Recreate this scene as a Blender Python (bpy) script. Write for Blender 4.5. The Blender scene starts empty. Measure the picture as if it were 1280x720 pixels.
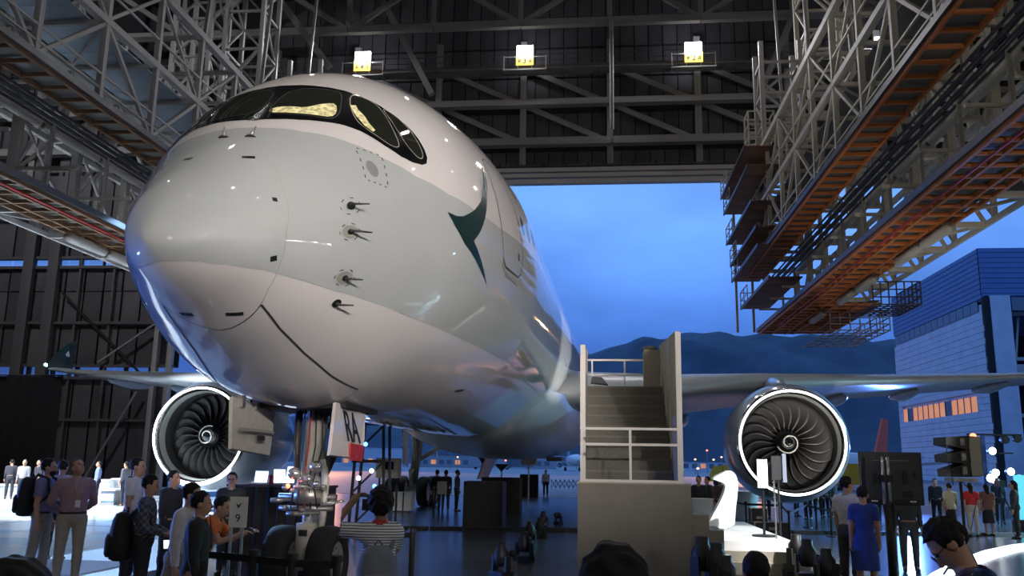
import bpy, bmesh, math, random
import numpy as np
from math import sin, cos, pi, radians as R, sqrt, atan2, hypot
from mathutils import Vector as V, Matrix as M
from mathutils.geometry import delaunay_2d_cdt
random.seed(7); nrng = np.random.default_rng(5)
S = bpy.context.scene
COL = S.collection

# ---------------------------------------------------------------- camera
F, PITCH, ROLL, EYE = 1090.78, .1993, .0158, 1.981
YAW = math.atan(115*cos(PITCH)/F)
def basis():
    rt = V((cos(YAW), sin(YAW), 0)); fw = V((-sin(YAW), cos(YAW), 0)); up = V((0, 0, 1))
    d = fw*cos(PITCH)+up*sin(PITCH); u = up*cos(PITCH)-fw*sin(PITCH)
    return rt*cos(ROLL)+u*sin(ROLL), u*cos(ROLL)-rt*sin(ROLL), d
RT, UP, FW = basis()
cam = bpy.data.objects.new('camera', bpy.data.cameras.new('camera')); COL.objects.link(cam)
m = M((RT, UP, -FW)).transposed().to_4x4(); m.translation = (0, 0, EYE); cam.matrix_world = m
cam.data.sensor_width = 36; cam.data.lens = F/1280*36; cam.data.clip_start = .1; cam.data.clip_end = 8000
S.camera = cam
def ray(px, py): return (RT*(px-640)-UP*(py-360))/F+FW
O = V((0, 0, EYE))
def G(px, py, z=0.):                     # point of the horizontal plane z seen at a pixel
    r = ray(px, py); return O+r*((z-EYE)/r.z)
def AY(px, py, y):                       # point of the vertical plane Y = y
    r = ray(px, py); return O+r*(y/r.y)
def AD(px, py, d):                       # point at horizontal distance d ahead
    r = ray(px, py); k = -sin(YAW)*r.x+cos(YAW)*r.y; return O+r*(d/k)

# ---------------------------------------------------------------- sky
S.view_settings.view_transform = 'Standard'; S.view_settings.look = 'None'
S.view_settings.gamma = 1; S.view_settings.exposure = 0; S.view_settings.use_curve_mapping = False
w = bpy.data.worlds.new('dusk'); S.world = w; w.use_nodes = True
nt = w.node_tree; nt.nodes.clear()
def N(t, **k):
    n = nt.nodes.new(t)
    for a, b in k.items(): setattr(n, a, b)
    return n
tc = N('ShaderNodeTexCoord'); sep = N('ShaderNodeSeparateXYZ'); nt.links.new(tc.outputs['Generated'], sep.inputs[0])
ramp = N('ShaderNodeValToRGB'); ramp.color_ramp.elements[0].position = 0; ramp.color_ramp.elements[1].position = .75
ramp.color_ramp.elements[0].color = (.044, .125, .46, 1); ramp.color_ramp.elements[1].color = (.14, .34, .82, 1)
for p, c in ((.10, (.042, .12, .45, 1)), (.16, (.070, .20, .66, 1)), (.25, (.135, .34, .95, 1)), (.36, (.18, .42, 1.0, 1))):
    e = ramp.color_ramp.elements.new(p); e.color = c
nt.links.new(sep.outputs['Z'], ramp.inputs[0])
mp = N('ShaderNodeMapping'); mp.inputs['Scale'].default_value = (1, 1, 2.2); nt.links.new(tc.outputs['Generated'], mp.inputs[0])
nz = N('ShaderNodeTexNoise'); nz.inputs['Scale'].default_value = 4.5; nz.inputs['Detail'].default_value = 5; nz.inputs['Roughness'].default_value = .5
nt.links.new(mp.outputs[0], nz.inputs['Vector'])
cr = N('ShaderNodeMapRange'); cr.inputs[1].default_value = .3; cr.inputs[2].default_value = .72; cr.inputs[3].default_value = .80; cr.inputs[4].default_value = 1.38
nt.links.new(nz.outputs[0], cr.inputs[0])
vm = N('ShaderNodeVectorMath', operation='SCALE'); nt.links.new(ramp.outputs[0], vm.inputs[0]); nt.links.new(cr.outputs[0], vm.inputs['Scale'])
bg = N('ShaderNodeBackground'); bg.inputs[1].default_value = 1.0; nt.links.new(vm.outputs[0], bg.inputs[0])
wo = N('ShaderNodeOutputWorld'); nt.links.new(bg.outputs[0], wo.inputs[0])

# ---------------------------------------------------------------- lamps
def lamp(kind, loc, target, energy, color, size=.3, angle=60, blend=.4):
    l = bpy.data.lights.new('lamp', kind); l.energy = energy; l.color = color
    if kind == 'AREA': l.size = size
    else: l.shadow_soft_size = size
    if kind == 'SPOT': l.spot_size = R(angle); l.spot_blend = blend
    o = bpy.data.objects.new('lamp', l); COL.objects.link(o); o.location = loc
    o.rotation_euler = (V(target)-V(loc)).to_track_quat('-Z', 'Y').to_euler()
    return o
WARM = (1, .92, .88); COOL = (.72, .84, 1); BLUE = (.10, .25, 1); CYAN = (.25, .75, 1); SODIUM = (1, .42, .16)
# stage spots on the lighting bar behind the photographer, aimed over the guests at the nose
for x, e, tx, ty, tz, an in ((2.5, 5400, -3.6, 12, 6.4, 27), (6.5, 7600, -3.2, 13, 6.3, 27), (10.5, 7600, -2.2, 15, 6.2, 26), (14, 6400, -1.4, 20, 6.0, 24)):
    lamp('SPOT', (x, -10, 7.4), (tx, ty, tz), e, WARM, .07, an, .45)
lamp('SPOT', (12, -9, 6.8), (9.5, 40, 14), 4200, WARM, .1, 42, .6)           # the same bar, on the right dock
lamp('SPOT', (-9, -10, 7), (-16, 30, 15), 280, WARM, .1, 45, .6)
lamp('SPOT', (7.0, 24.5, .5), (10.9, 38, 11), 1500, (1, .88, .74), .1, 75, .8)      # added unseen lamp lifting the orange undersides of the right dock
# hall floods high under the roof
for x in (-30, -17, -4, 9, 22):
    for y in (-14, 6, 24, 42):
        lamp('AREA', (x, y, 33), (x, y, 0), (330 if y < 0 else 50 if x < -10 else 120), (1, .93, .86), .55)
lamp('AREA', (-43, 38, 31), (-43, 61, 11), 2300, (.92, .93, 1), 1.4)  # added wash with no known fitting, brightening the left door leaf
# left show stage: white wash and blue side light
lamp('SPOT', (-27, 24, 14), (-21, 31, 0), 60000, (.85, .93, 1), .15, 62, .35)
lamp('SPOT', (-17, 30, 11), (-12, 17, 0), 8000, (.35, .62, 1), .15, 55, .5)
lamp('SPOT', (-19, 15, 2.2), (-7, 13, 4), 6000, BLUE, .08, 60, .7)
# right show area
lamp('SPOT', (27, 38, 9), (18, 33, 0), 20000, CYAN, .15, 75, .5)
lamp('SPOT', (15, 46, 3.0), (12, 36, 0), 5000, BLUE, .15, 80, .5)
lamp('SPOT', (22, 36, 8), (17, 29, 1), 3000, COOL, .15, 50, .5)
# door side: uplights washing the fuselage, sodium masts on the apron
lamp('SPOT', (7, 26, .7), (-.9, 26.3, 6.3), 5200, (1, .97, .92), .08, 32, .5)
lamp('SPOT', (9.5, 12, 9), (3.6, 19.3, .9), 15000, (1, .98, .95), .08, 21, .4)
for x in (-60, 30, 120):
    lamp('SPOT', (x, 190, 22), (x*.8, 172, 0), 52000, SODIUM, .5, 95, .6)
# ---------------------------------------------------------------- materials
def mat(name, col, rough=.5, metal=0., noise=0., scale=8., emit=None, strength=0., coat=0., bump=0., alpha=1., spec=.5):
    m = bpy.data.materials.new(name); m.use_nodes = True; t = m.node_tree; b = t.nodes['Principled BSDF']
    b.inputs['Base Color'].default_value = (*col, 1); b.inputs['Roughness'].default_value = rough; b.inputs['Metallic'].default_value = metal
    b.inputs['Coat Weight'].default_value = coat; b.inputs['Coat Roughness'].default_value = .04; b.inputs['Specular IOR Level'].default_value = spec
    if emit: b.inputs['Emission Color'].default_value = (*emit, 1); b.inputs['Emission Strength'].default_value = strength
    if alpha < 1: b.inputs['Alpha'].default_value = alpha
    if noise or bump:
        tc = t.nodes.new('ShaderNodeTexCoord'); n = t.nodes.new('ShaderNodeTexNoise'); n.inputs['Scale'].default_value = scale; n.inputs['Detail'].default_value = 5
        t.links.new(tc.outputs['Object'], n.inputs['Vector'])
        if noise:
            mr = t.nodes.new('ShaderNodeMapRange'); mr.inputs[3].default_value = 1-noise; mr.inputs[4].default_value = 1+noise
            mr.inputs[1].default_value = .3; mr.inputs[2].default_value = .7
            vm = t.nodes.new('ShaderNodeVectorMath'); vm.operation = 'SCALE'; vm.inputs[0].default_value = col
            t.links.new(n.outputs[0], mr.inputs[0]); t.links.new(mr.outputs[0], vm.inputs['Scale']); t.links.new(vm.outputs[0], b.inputs['Base Color'])
        if bump:
            bp = t.nodes.new('ShaderNodeBump'); bp.inputs['Strength'].default_value = bump; bp.inputs['Distance'].default_value = .02
            t.links.new(n.outputs[0], bp.inputs['Height']); t.links.new(bp.outputs[0], b.inputs['Normal'])
    return m
def speckle(m, scale=16.):            # uneven emission, painting the warm cockpit glow onto the panes
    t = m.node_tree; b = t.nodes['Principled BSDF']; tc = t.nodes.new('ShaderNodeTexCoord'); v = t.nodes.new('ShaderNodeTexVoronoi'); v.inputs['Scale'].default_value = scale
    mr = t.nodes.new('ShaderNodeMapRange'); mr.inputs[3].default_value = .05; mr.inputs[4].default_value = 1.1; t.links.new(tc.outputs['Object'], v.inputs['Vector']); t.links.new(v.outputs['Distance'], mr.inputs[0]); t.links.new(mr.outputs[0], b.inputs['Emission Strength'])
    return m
X = dict(
    white=mat('aircraft white', (.70, .665, .65), .65, spec=.2, coat=1, noise=.02, scale=1.5),
    band=mat('aircraft pale grey', (.455, .478, .472), .65, spec=.2, coat=1, noise=.02, scale=1.5),
    teal=mat('dark green paint', (.008, .035, .036), .3, coat=.6),
    cockpit=mat('painted cockpit glow', (.3, .27, .16), .3, emit=(.85, .75, .36), strength=.30, noise=.5, scale=9), nacelle=mat('nacelle paint', (.26, .31, .38), .28, coat=.6, noise=.04, scale=2),
    wing=mat('wing grey', (.42, .44, .46), .35, noise=.06, scale=1),
    black=mat('black', (.012, .012, .013), .5), gloss=mat('gloss black', (.006, .006, .007), .12, coat=1),
    glass=mat('cockpit glass', (.02, .021, .016), .03, spec=.9, noise=.3, scale=6),
    line=mat('panel joint', (.05, .05, .05), .6), plate=mat('probe plate', (.38, .37, .33), .4, metal=.3),
    grey=mat('mid grey', (.25, .25, .25), .5), chrome=mat('chrome', (.78, .78, .78), .22, metal=.75), metal=mat('worn metal', (.42, .41, .38), .35, metal=.8, noise=.2, scale=12),
    lip=mat('polished lip', (.8, .8, .8), .16, metal=1), fan=mat('fan titanium', (.10, .10, .105), .42, metal=.4), shaded=mat('acoustic liner', (.035, .036, .038), .6), liner=mat('inlet liner', (.30, .32, .31), .5, noise=.05),
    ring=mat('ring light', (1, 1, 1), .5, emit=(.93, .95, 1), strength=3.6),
    tyre=mat('tyre rubber', (.018, .018, .018), .7, bump=.2, scale=30), rim=mat('wheel rim', (.45, .45, .43), .35, metal=.3),
    gearwhite=mat('gear paint', (.48, .46, .40), .4, noise=.12, scale=9), red=mat('red paint', (.45, .02, .025), .4), signwhite=mat('sign white', (.72, .72, .70), .5),
    floor=mat('polished concrete', (.085, .085, .09), .22, noise=.22, scale=.6, bump=.08), apron=mat('apron concrete', (.22, .22, .24), .55, noise=.12, scale=.05),
    roof=mat('roof sheet', (.035, .034, .036), .7, noise=.2, scale=.4), panel=mat('door panel', (.075, .072, .078), .55, noise=.15, scale=1.3),
    panel2=mat('door panel dark', (.060, .058, .064), .55, noise=.15, scale=1.3), panel3=mat('door panel pale', (.090, .086, .090), .55, noise=.15, scale=1.3),
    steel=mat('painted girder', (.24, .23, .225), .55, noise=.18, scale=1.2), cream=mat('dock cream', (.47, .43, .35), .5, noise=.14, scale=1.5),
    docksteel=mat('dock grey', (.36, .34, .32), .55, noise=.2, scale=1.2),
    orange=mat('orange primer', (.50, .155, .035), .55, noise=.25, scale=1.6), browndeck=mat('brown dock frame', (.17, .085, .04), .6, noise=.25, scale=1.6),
    deck=mat('dock deck', (.15, .14, .125), .6, noise=.25, scale=1.2), pipe=mat('dark pipe', (.035, .035, .04), .45), bluesheet=mat('pale blue sheet', (.33, .40, .47), .35, noise=.2, scale=.8),
    flood=mat('flood lamp', (1, 1, 1), .5, emit=(.93, .93, 1), strength=14), spotface=mat('stage lamp face', (1, 1, 1), .5, emit=(1, .97, .92), strength=55),
    yellow=mat('lit yellow sign', (.75, .50, .05), .5, emit=(1, .70, .12), strength=.45), led=mat('white lamp', (1, 1, 1), .5, emit=(.9, .97, 1), strength=10),
    ledblue=mat('blue lamp', (.3, .5, 1), .5, emit=(.12, .35, 1), strength=5), ledcyan=mat('cyan screen', (.3, .8, 1), .5, emit=(.1, .65, .8), strength=1.0), ledred=mat('red lamp', (1, .1, .05), .5, emit=(1, .12, .06), strength=8),
    ledwarm=mat('warm lamp', (1, .7, .4), .5, emit=(1, .55, .25), strength=4), screen=mat('laptop screen', (.8, .85, 1), .3, emit=(.75, .85, 1), strength=1.6), winlit=mat('lit window', (.8, .3, .1), .4, emit=(1, .36, .15), strength=.5, noise=.3, scale=.6),
    plinth=mat('dimmed stair beige', (.19, .175, .14), .65, noise=.06, scale=3), bluewall=mat('blue siding', (.10, .17, .36), .5, noise=.08, scale=.3), siding=mat('pale siding', (.50, .53, .62), .55, noise=.1, scale=.5), winblue=mat('dull window', (.14, .16, .2), .2),
    concrete=mat('pale concrete', (.5, .52, .55), .6), dark=mat('dark interior', (.012, .012, .014), .8), hill=mat('wooded hills', (.055, .085, .12), .95, noise=.2, scale=.012),
    pane=mat('clear pane', (.8, .85, .9), .05, alpha=.12), stairbeige=mat('stair beige', (.36, .33, .265), .6, noise=.05, scale=3), treadedge=mat('tread edge', (.19, .18, .15), .7), tread=mat('stair carpet', (.15, .145, .12), .85, noise=.12, scale=20),
    rail=mat('white rail', (.66, .64, .58), .4), stagewhite=mat('white stage', (.80, .80, .80), .4, noise=.02), panelwhite=mat('gloss stage panel', (.66, .70, .74), .16, noise=.10, scale=.5), panelwash=mat('blue washed stage panel', (.45, .58, .70), .16, noise=.10, scale=.5), drape=mat('black drape', (.006, .006, .007), .85, noise=.3, scale=4),
    orangetail=mat('orange tail', (.75, .10, .04), .4), vehyellow=mat('yellow vehicle', (.65, .42, .03), .4), vehgrey=mat('grey vehicle', (.3, .32, .36), .4), cloth=mat('white tablecloth', (.75, .76, .78), .7),
    skin=mat('skin', (.46, .26, .18), .5), skin2=mat('tan skin', (.36, .19, .125), .5), hair=mat('black hair', (.007, .006, .006), .7, spec=.3), hairgrey=mat('grey hair', (.11, .105, .10), .6), eye=mat('eye', (.02, .015, .012), .2), lipskin=mat('lip skin', (.30, .11, .09), .5),
)
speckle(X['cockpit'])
def fabric(c, r=.8): return mat('fabric', c, r, noise=.10, scale=14)

# ---------------------------------------------------------------- mesh helpers
class MB:
    def __init__(s): s.v = []; s.f = []
    def add(s, vs, fs):
        n = len(s.v); s.v += [tuple(v) for v in vs]; s.f += [tuple(i+n for i in f) for f in fs]; return s
    def box(s, c, d, rz=0, rot=None):
        q = rot or M.Rotation(rz, 3, 'Z'); c = V(c)
        vs = [c+q@V((x*d[0]/2, y*d[1]/2, z*d[2]/2)) for x in (-1, 1) for y in (-1, 1) for z in (-1, 1)]
        return s.add(vs, [(0, 1, 3, 2), (4, 6, 7, 5), (0, 4, 5, 1), (2, 3, 7, 6), (0, 2, 6, 4), (1, 5, 7, 3)])
    def bbox(s, a, b): return s.box([(a[i]+b[i])/2 for i in range(3)], [abs(b[i]-a[i]) for i in range(3)])
    def tube(s, pts, r, n=8, cap=True):
        pts = [V(p) for p in pts]; rs = r if isinstance(r, (list, tuple)) else [r]*len(pts); vs = []; prev = None
        for i, p in enumerate(pts):
            t = (pts[min(i+1, len(pts)-1)]-pts[max(i-1, 0)]).normalized()
            a = prev if prev else (V((0, 0, 1)) if abs(t.z) < .9 else V((1, 0, 0)))
            u = (a-t*a.dot(t)).normalized(); prev = u; q = t.cross(u)
            vs += [p+(u*cos(2*pi*k/n)+q*sin(2*pi*k/n))*rs[i] for k in range(n)]
        fs = [(i*n+k, i*n+(k+1) % n, (i+1)*n+(k+1) % n, (i+1)*n+k) for i in range(len(pts)-1) for k in range(n)]
        if cap: fs += [tuple(range(n-1, -1, -1)), tuple(range((len(pts)-1)*n, len(pts)*n))]
        return s.add(vs, fs)
    def lathe(s, prof, c=(0, 0, 0), axis='Z', n=24, close=False):   # prof: (radius, along)
        vs = []; c = V(c)
        for r, h in prof:
            for k in range(n):
                a = 2*pi*k/n; p = (r*cos(a), r*sin(a), h)
                vs.append(c+V({'Z': p, 'Y': (p[0], p[2], p[1]), 'X': (p[2], p[0], p[1])}[axis]))
        L = len(prof); fs = [(i*n+k, i*n+(k+1) % n, (i+1)*n+(k+1) % n, (i+1)*n+k) for i in range(L-1) for k in range(n)]
        if close: fs += [((L-1)*n+k, (L-1)*n+(k+1) % n, (k+1) % n, k) for k in range(n)]
        return s.add(vs, fs)
    def grid(s, rows, closed=False, caps=False):
        n = len(rows[0]); vs = [p for r in rows for p in r]; kk = n if closed else n-1
        fs = [(i*n+k, i*n+(k+1) % n, (i+1)*n+(k+1) % n, (i+1)*n+k) for i in range(len(rows)-1) for k in range(kk)]
        if caps: fs += [tuple(range(n-1, -1, -1)), tuple(range((len(rows)-1)*n, len(rows)*n))]
        return s.add(vs, fs)
    def prism(s, poly, t):                # poly: list of 3D points, thickness vector t
        n = len(poly); t = V(t); a = [V(p)-t/2 for p in poly]; b = [V(p)+t/2 for p in poly]
        return s.add(a+b, [tuple(range(n-1, -1, -1)), tuple(range(n, 2*n))]+[(i, (i+1) % n, n+(i+1) % n, n+i) for i in range(n)])
    def mesh(s, name, m, smooth=False, off=(0, 0, 0), recalc=True):
        me = bpy.data.meshes.new(name); o = V(off); me.from_pydata([V(v)-o for v in s.v], [], s.f); me.materials.append(m)
        if recalc:
            bm = bmesh.new(); bm.from_mesh(me); bmesh.ops.recalc_face_normals(bm, faces=bm.faces); bm.to_mesh(me); bm.free()
        if smooth: me.polygons.foreach_set('use_smooth', [True]*len(me.polygons))
        return me
    def build(s, name, m, parent=None, smooth=False, off=None, recalc=True):
        if off is None: off = root_of(parent).location if parent else (0, 0, 0)
        return link(name, s.mesh(name, m, smooth, off, recalc), parent)
def root_of(o):
    while o.parent: o = o.parent
    return o if o.get('world_off') else ZERO
class _Z: location = V((0, 0, 0))
ZERO = _Z()
def link(name, me, parent=None, mtx=None):
    o = bpy.data.objects.new(name, me); COL.objects.link(o)
    if parent: o.parent = parent
    if mtx is not None: o.matrix_basis = mtx
    return o
def thing(name, label, cat, loc=(0, 0, 0), rz=0, group=None, world=True):
    o = bpy.data.objects.new(name, None); COL.objects.link(o); o.location = loc; o.rotation_euler = (0, 0, rz); o.empty_display_size = .2
    o['label'] = label; o['category'] = cat
    if world: o['world_off'] = 1          # children's mesh data is given in world coordinates
    if group: o['group'] = group
    return o
def tag(o, label, cat, group=None, kind=None):
    o['label'] = label; o['category'] = cat
    if group: o['group'] = group
    if kind: o['kind'] = kind
    return o
def struct(o): o['kind'] = 'structure'; return o
def scopy(o, loc=None, rz=None, label=None, group=None):
    def cp(a, par):
        c = a.copy(); COL.objects.link(c)
        if par: c.parent = par
        for ch in a.children: cp(ch, c)
        return c
    c = cp(o, None)
    if loc is not None: c.location = loc
    if rz is not None: c.rotation_euler = (0, 0, rz)
    if label: c['label'] = label
    if group: c['group'] = group
    return c
_unit = {}
def unit(kind, m):
    k = (kind, m.name)
    if k not in _unit:
        b = MB()
        if kind == 'box': b.box((0, 0, 0), (1, 1, 1))
        else: b.lathe([(0, -.5), (.5, -.5), (.5, .5), (0, .5)], n=10)
        _unit[k] = b.mesh(kind, m, kind != 'box')
        if kind != 'box':
            try: _unit[k].shade_auto = True
            except Exception: pass
    return _unit[k]
def beam(root, name, p0, p1, w, h, m, rod=False):   # a steel section between two points (unit mesh, scaled)
    p0, p1 = V(p0), V(p1); d = p1-p0; L = d.length; d.normalize()
    up = V((0, 0, 1)) if abs(d.z) < .95 else V((0, 1, 0))
    x = d.cross(up).normalized(); z = x.cross(d)
    mt = M((x*w, -z*h, d*L)).transposed().to_4x4() if rod else M((x*w, d*L, z*h)).transposed().to_4x4()
    off = root_of(root).location if root else V((0, 0, 0))
    mt.translation = (p0+p1)/2-V(off)
    return link(name, unit('rod' if rod else 'box', m), root, mt)
def text_mesh(txt, size, m, name='lettering', depth=.004, sx=1., sy=1., bold=0.):
    c = bpy.data.curves.new(name, 'FONT'); c.body = txt; c.size = size; c.align_x = 'CENTER'; c.align_y = 'CENTER'; c.extrude = depth; c.offset = bold
    o = bpy.data.objects.new(name, c); COL.objects.link(o); bpy.context.view_layer.update()
    me = bpy.data.meshes.new_from_object(o.evaluated_get(bpy.context.evaluated_depsgraph_get())); me.name = name; me.transform(M.Diagonal((sx, sy, 1, 1)))
    bpy.data.objects.remove(o); me.materials.clear(); me.materials.append(m); return me
# ================================================================ SETTING
def plane(name, x0, x1, y0, y1, z, m):
    return struct(MB().add([(x0, y0, z), (x1, y0, z), (x1, y1, z), (x0, y1, z)], [(0, 1, 2, 3)]).build(name, m, recalc=False))
plane('floor', -64, 60, -42, 55.5, 0, X['floor'])
apron = struct(MB().bbox((-3500, 55.5, -.35), (3500, 4200, -.03)).build('apron', X['apron']))
trk = thing('door_track', 'steel door track set in the floor across the hangar mouth', 'track', (0, 55.5, 0))
for y in (55.2, 55.6, 56.0): MB().bbox((-62, y-.05, -.03), (58, y+.05, .012)).build('rail', X['metal'], trk)
roof = struct(MB().bbox((-64, -42, 38), (60, 62, 38.4)).build('ceiling', X['roof']))
struct(MB().bbox((-64.5, -42, 0), (-64, 62, 38)).build('wall_left', X['roof']))
struct(MB().bbox((60, -42, 0), (60.5, 62, 38)).build('wall_right', X['roof']))
struct(MB().bbox((-64, -42.5, 0), (60, -42, 38)).build('wall_back', X['roof']))

# wall over the door: backing, sheet panels, girders, posts, knee braces
wf = struct(thing('wall_front', 'x', 'x', (0, 61, 22))); del wf['label']; del wf['category']
MB().bbox((-64, 61.4, 22.9), (60, 61.7, 38)).build('backing', X['dark'], wf)
pm = [X['panel'], X['panel2'], X['panel3']]
rows = [(23.0, 24.7), (25.3, 27.7), (28.3, 30.5), (30.58, 32.9), (33.0, 35.4), (35.5, 37.8)]
for m in pm: pass
pmesh = [MB().box((0, 0, 0), (1, 1, 1)).mesh('panel', m) for m in pm]
x = -26.
while x < 22:
    for z0, z1 in rows:
        link('panel', random.choice(pmesh), wf, M.LocRotScale(V((x+.52, 61.3+random.uniform(-.03, .03), (z0+z1)/2))-wf.location, None, (.98, .10, z1-z0-.08)))
    x += 1.06
for z, h, nm in ((24.95, .62, 'girder'), (27.98, .55, 'girder')):
    for (a, b) in ((-64, -18), (-17.9, 0.85), (1.0, 21), (21.1, 60)):
        beam(wf, nm, (a, 60, z), (b, 60, z), .5, h, X['steel'])
        beam(wf, 'flange', (a, 59.7, z-h/2), (b, 59.7, z-h/2), .55, .07, X['steel'])
for z, h in ((21.85, .34), (22.3, .3), (22.72, .3)): beam(wf, 'header_rail', (-31, 59.8, z), (60, 59.8, z), .5, h, X['docksteel'])
MB().bbox((-31, 59.6, 23.0), (60, 61.2, 23.12)).build('header_plate', X['roof'], wf)
for x in [-5.6+6.35*k for k in range(-6, 8)]:
    beam(wf, 'post', (x, 60.3, 23), (x, 60.3, 33), .45, .35, X['steel'])
    beam(wf, 'brace', (x+.2, 60.6, 31), (x+6.1, 60.6, 28.2), .2, .4, X['steel'])
    beam(wf, 'brace', (x+.2, 60.6, 28), (x+6.1, 60.6, 25.2), .2, .4, X['steel'])
    for k in range(3): beam(wf, 'stud', (x+1.6+k*1.6, 59.5, 22.9), (x+1.6+k*1.6, 59.5, 23.2), .12, .12, X['dark'])
MB().prism([(26.4, 60, 22.1), (33.5, 60, 22.1), (33.5, 60, 15.6), (30.5, 60, 18.0)], (0, .5, 0)).build('gusset', X['panel'], wf)
MB().bbox((33.3, 59.4, 0), (60, 61, 23)).build('jamb', X['panel'], wf)

def truss(y, z0, z1, label, m=X['steel'], x0=-46, x1=40, bay=6.35):
    t = thing('roof_truss', label, 'truss', (-4, y, z0))
    n = int((x1-x0)/bay); xs = [.75+bay*(k-n//2) for k in range(n+1)]
    for a, b in zip(xs[:-1], xs[1:]): beam(t, 'chord', (a+.03, y, z0), (b-.03, y, z0), .45, .55, m); beam(t, 'chord', (a, y, z1), (b, y, z1), .45, .5, m)
    for i, x in enumerate(xs):
        beam(t, 'post', (x, y, z0), (x, y, z1), .35, .35, m)
        if i: beam(t, 'brace', (xs[i-1] if i % 2 else x, y, z1), (x if i % 2 else xs[i-1], y, z0), .3, .34, m)
    return t
truss(57.5, 33.0, 37.2, 'grey roof truss nearest the door, its lower chord above the flood lamps')
truss(46, 33.4, 37.4, 'grey roof truss in the middle of the hall over the docks', bay=7.6)
truss(34, 33.4, 37.4, 'grey roof truss above the aircraft nose, first from the photographer', bay=7.6)
MB().tube([(.85, 56.9, 33), (.85, 56.9, 28.2), (.85, 57.6, 24.9)], .15, 6).build('hanger', X['steel'], wf)
# long raking struts left of the centre
rk = thing('raking_strut', 'grey steel strut running down from the roof behind the cockpit roof', 'strut', (-20, 55, 30))
a, b = AY(345, -6, 54), AY(412, 84, 54); beam(rk, 'tube', a, b, .45, .45, X['steel'])
rk = thing('raking_strut', 'grey steel strut leaning down to the right between flood lamps 4 and 3', 'strut', (-14, 57, 30))
a, b = AY(476, -4, 58.1), AY(540, 118, 58.1); beam(rk, 'tube', a, b, .42, .42, X['steel'])
rk = thing('raking_strut', 'grey steel strut slanting beside the right dock cage, right of lamp 2', 'strut', (12, 57, 30))
a, b = AY(992, 18, 57), AY(955, 104, 57); beam(rk, 'tube', a, b, .42, .42, X['steel'])

# flood lamps on the catwalk with section boards
cw = thing('catwalk', 'dark service catwalk along the wall over the hangar door', 'catwalk', (0, 59, 30.2))
for a in range(-60, 56, 6):
    MB().bbox((a, 58.6, 30.1), (a+5.95, 59.8, 30.2)).build('deck_plate', X['deck'], cw)
    beam(cw, 'toe_board', (a, 58.6, 30.3), (a+5.95, 58.6, 30.3), .04, .2, X['panel'])
    beam(cw, 'handrail', (a, 58.6, 31.2), (a+5.95, 58.6, 31.2), .05, .05, X['panel3']); beam(cw, 'handrail', (a, 58.6, 30.75), (a+5.95, 58.6, 30.75), .04, .04, X['panel3'])
    for k in (0, 2, 4): beam(cw, 'post', (a+k, 58.6, 30.2), (a+k, 58.6, 31.2), .05, .05, X['panel3'])
for k, px, py in ((4, 453, 76), (3, 656, 68.5), (2, 867, 64.5), (1, 1105, 58)):
    c = AY(px, py, 57.6)
    fl = thing('flood_lamp', 'blazing white flood lamp over a yellow board, %s from the left above the hangar door' % ('', 'fourth', 'third', 'second', 'first')[k], 'lamp', (c.x, c.y, c.z-1.2), group=None)
    MB().box((c.x, 57.95, c.z+.35), (1.25, .5, .75)).build('housing', X['grey'], fl)
    MB().box((c.x, 57.66, c.z+.38), (1.15, .06, .72)).build('lens', X['flood'], fl)
    sg = MB().box((c.x, 57.6, c.z-.42), (1.25, .06, .76)).build('sign_board', X['yellow'], fl)
    for tx_, dx_, sz_ in (('第', -.38, .30), (str(k), 0, .56), ('區', .38, .30)): link('lettering', text_mesh(tx_, sz_, X['black'], bold=.014 if dx_ == 0 else .004), sg, M.LocRotScale(V((c.x+dx_, 57.555, c.z-.50))-fl.location, M.Rotation(pi/2, 3, 'X'), None))
    for s in (-1, 1):
        beam(fl, 'bracket', (c.x+s*.5, 57.7, c.z-.8), (c.x+s*.5, 57.7, c.z-1.1), .07, .07, X['metal'])
        beam(fl, 'side_post', (c.x+s*1.5, 57.7, c.z-1.05), (c.x+s*1.5, 57.7, c.z+.0), .05, .05, X['metal'])
        beam(fl, 'side_rail', (c.x+s*.65, 57.7, c.z-.1), (c.x+s*1.5, 57.7, c.z-.1), .04, .05, X['metal'])
    beam(fl, 'shelf', (c.x-1.55, 57.9, c.z-1.12), (c.x+1.55, 57.9, c.z-1.12), .7, .09, X['metal'])
    lamp('AREA', (c.x, 57.4, c.z+.4), (c.x*.6-2, 30, 0), 900, (.95, .95, 1), .9)
    lamp('AREA', (c.x, 58.3, c.z+1.0), (c.x, 61, 33.5), 45, (.85, .85, 1), .5)

# parked door leaf on the left: columns, girts, sheets, slit windows
dl = struct(thing('door_1', 'x', 'x', (-45, 60.5, 0))); del dl['label']; del dl['category']
cols = [-31.2, -32.3, -41.0, -43.0, -52.5, -54.6]
bands = [(0.05, 4.6), (4.72, 7.75), (8.55, 11.65), (11.95, 14.2), (14.28, 16.1), (16.75, 19.8), (19.95, 23.6), (23.7, 27.6), (27.7, 31.6)]
for z0, z1 in ((0, 7.75), (8.55, 16.1), (16.75, 34)): MB().bbox((-64, 61.12, z0), (-30.9, 61.3, z1)).build('backing', X['dark'], dl)
x = -63.
while x < -31.4:
    for z0, z1 in bands:
        link('sheet_panel', random.choice(pmesh), dl, M.LocRotScale(V((x+.74, 61.0+random.uniform(-.03, .03), (z0+z1)/2))-dl.location, None, (1.36, .12, z1-z0)))
    if x > -58:
        for z0, z1, ok in ((7.75, 8.55, x < -33), (16.1, 16.75, x < -28)):
            if x % 3 < 2.3 or z0 > 10: MB().box((x+.74, 61.0, (z0+z1)/2), (1.3, .02, z1-z0-.06)).build('window_pane', X['pane'], dl)
    x += 1.52
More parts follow.
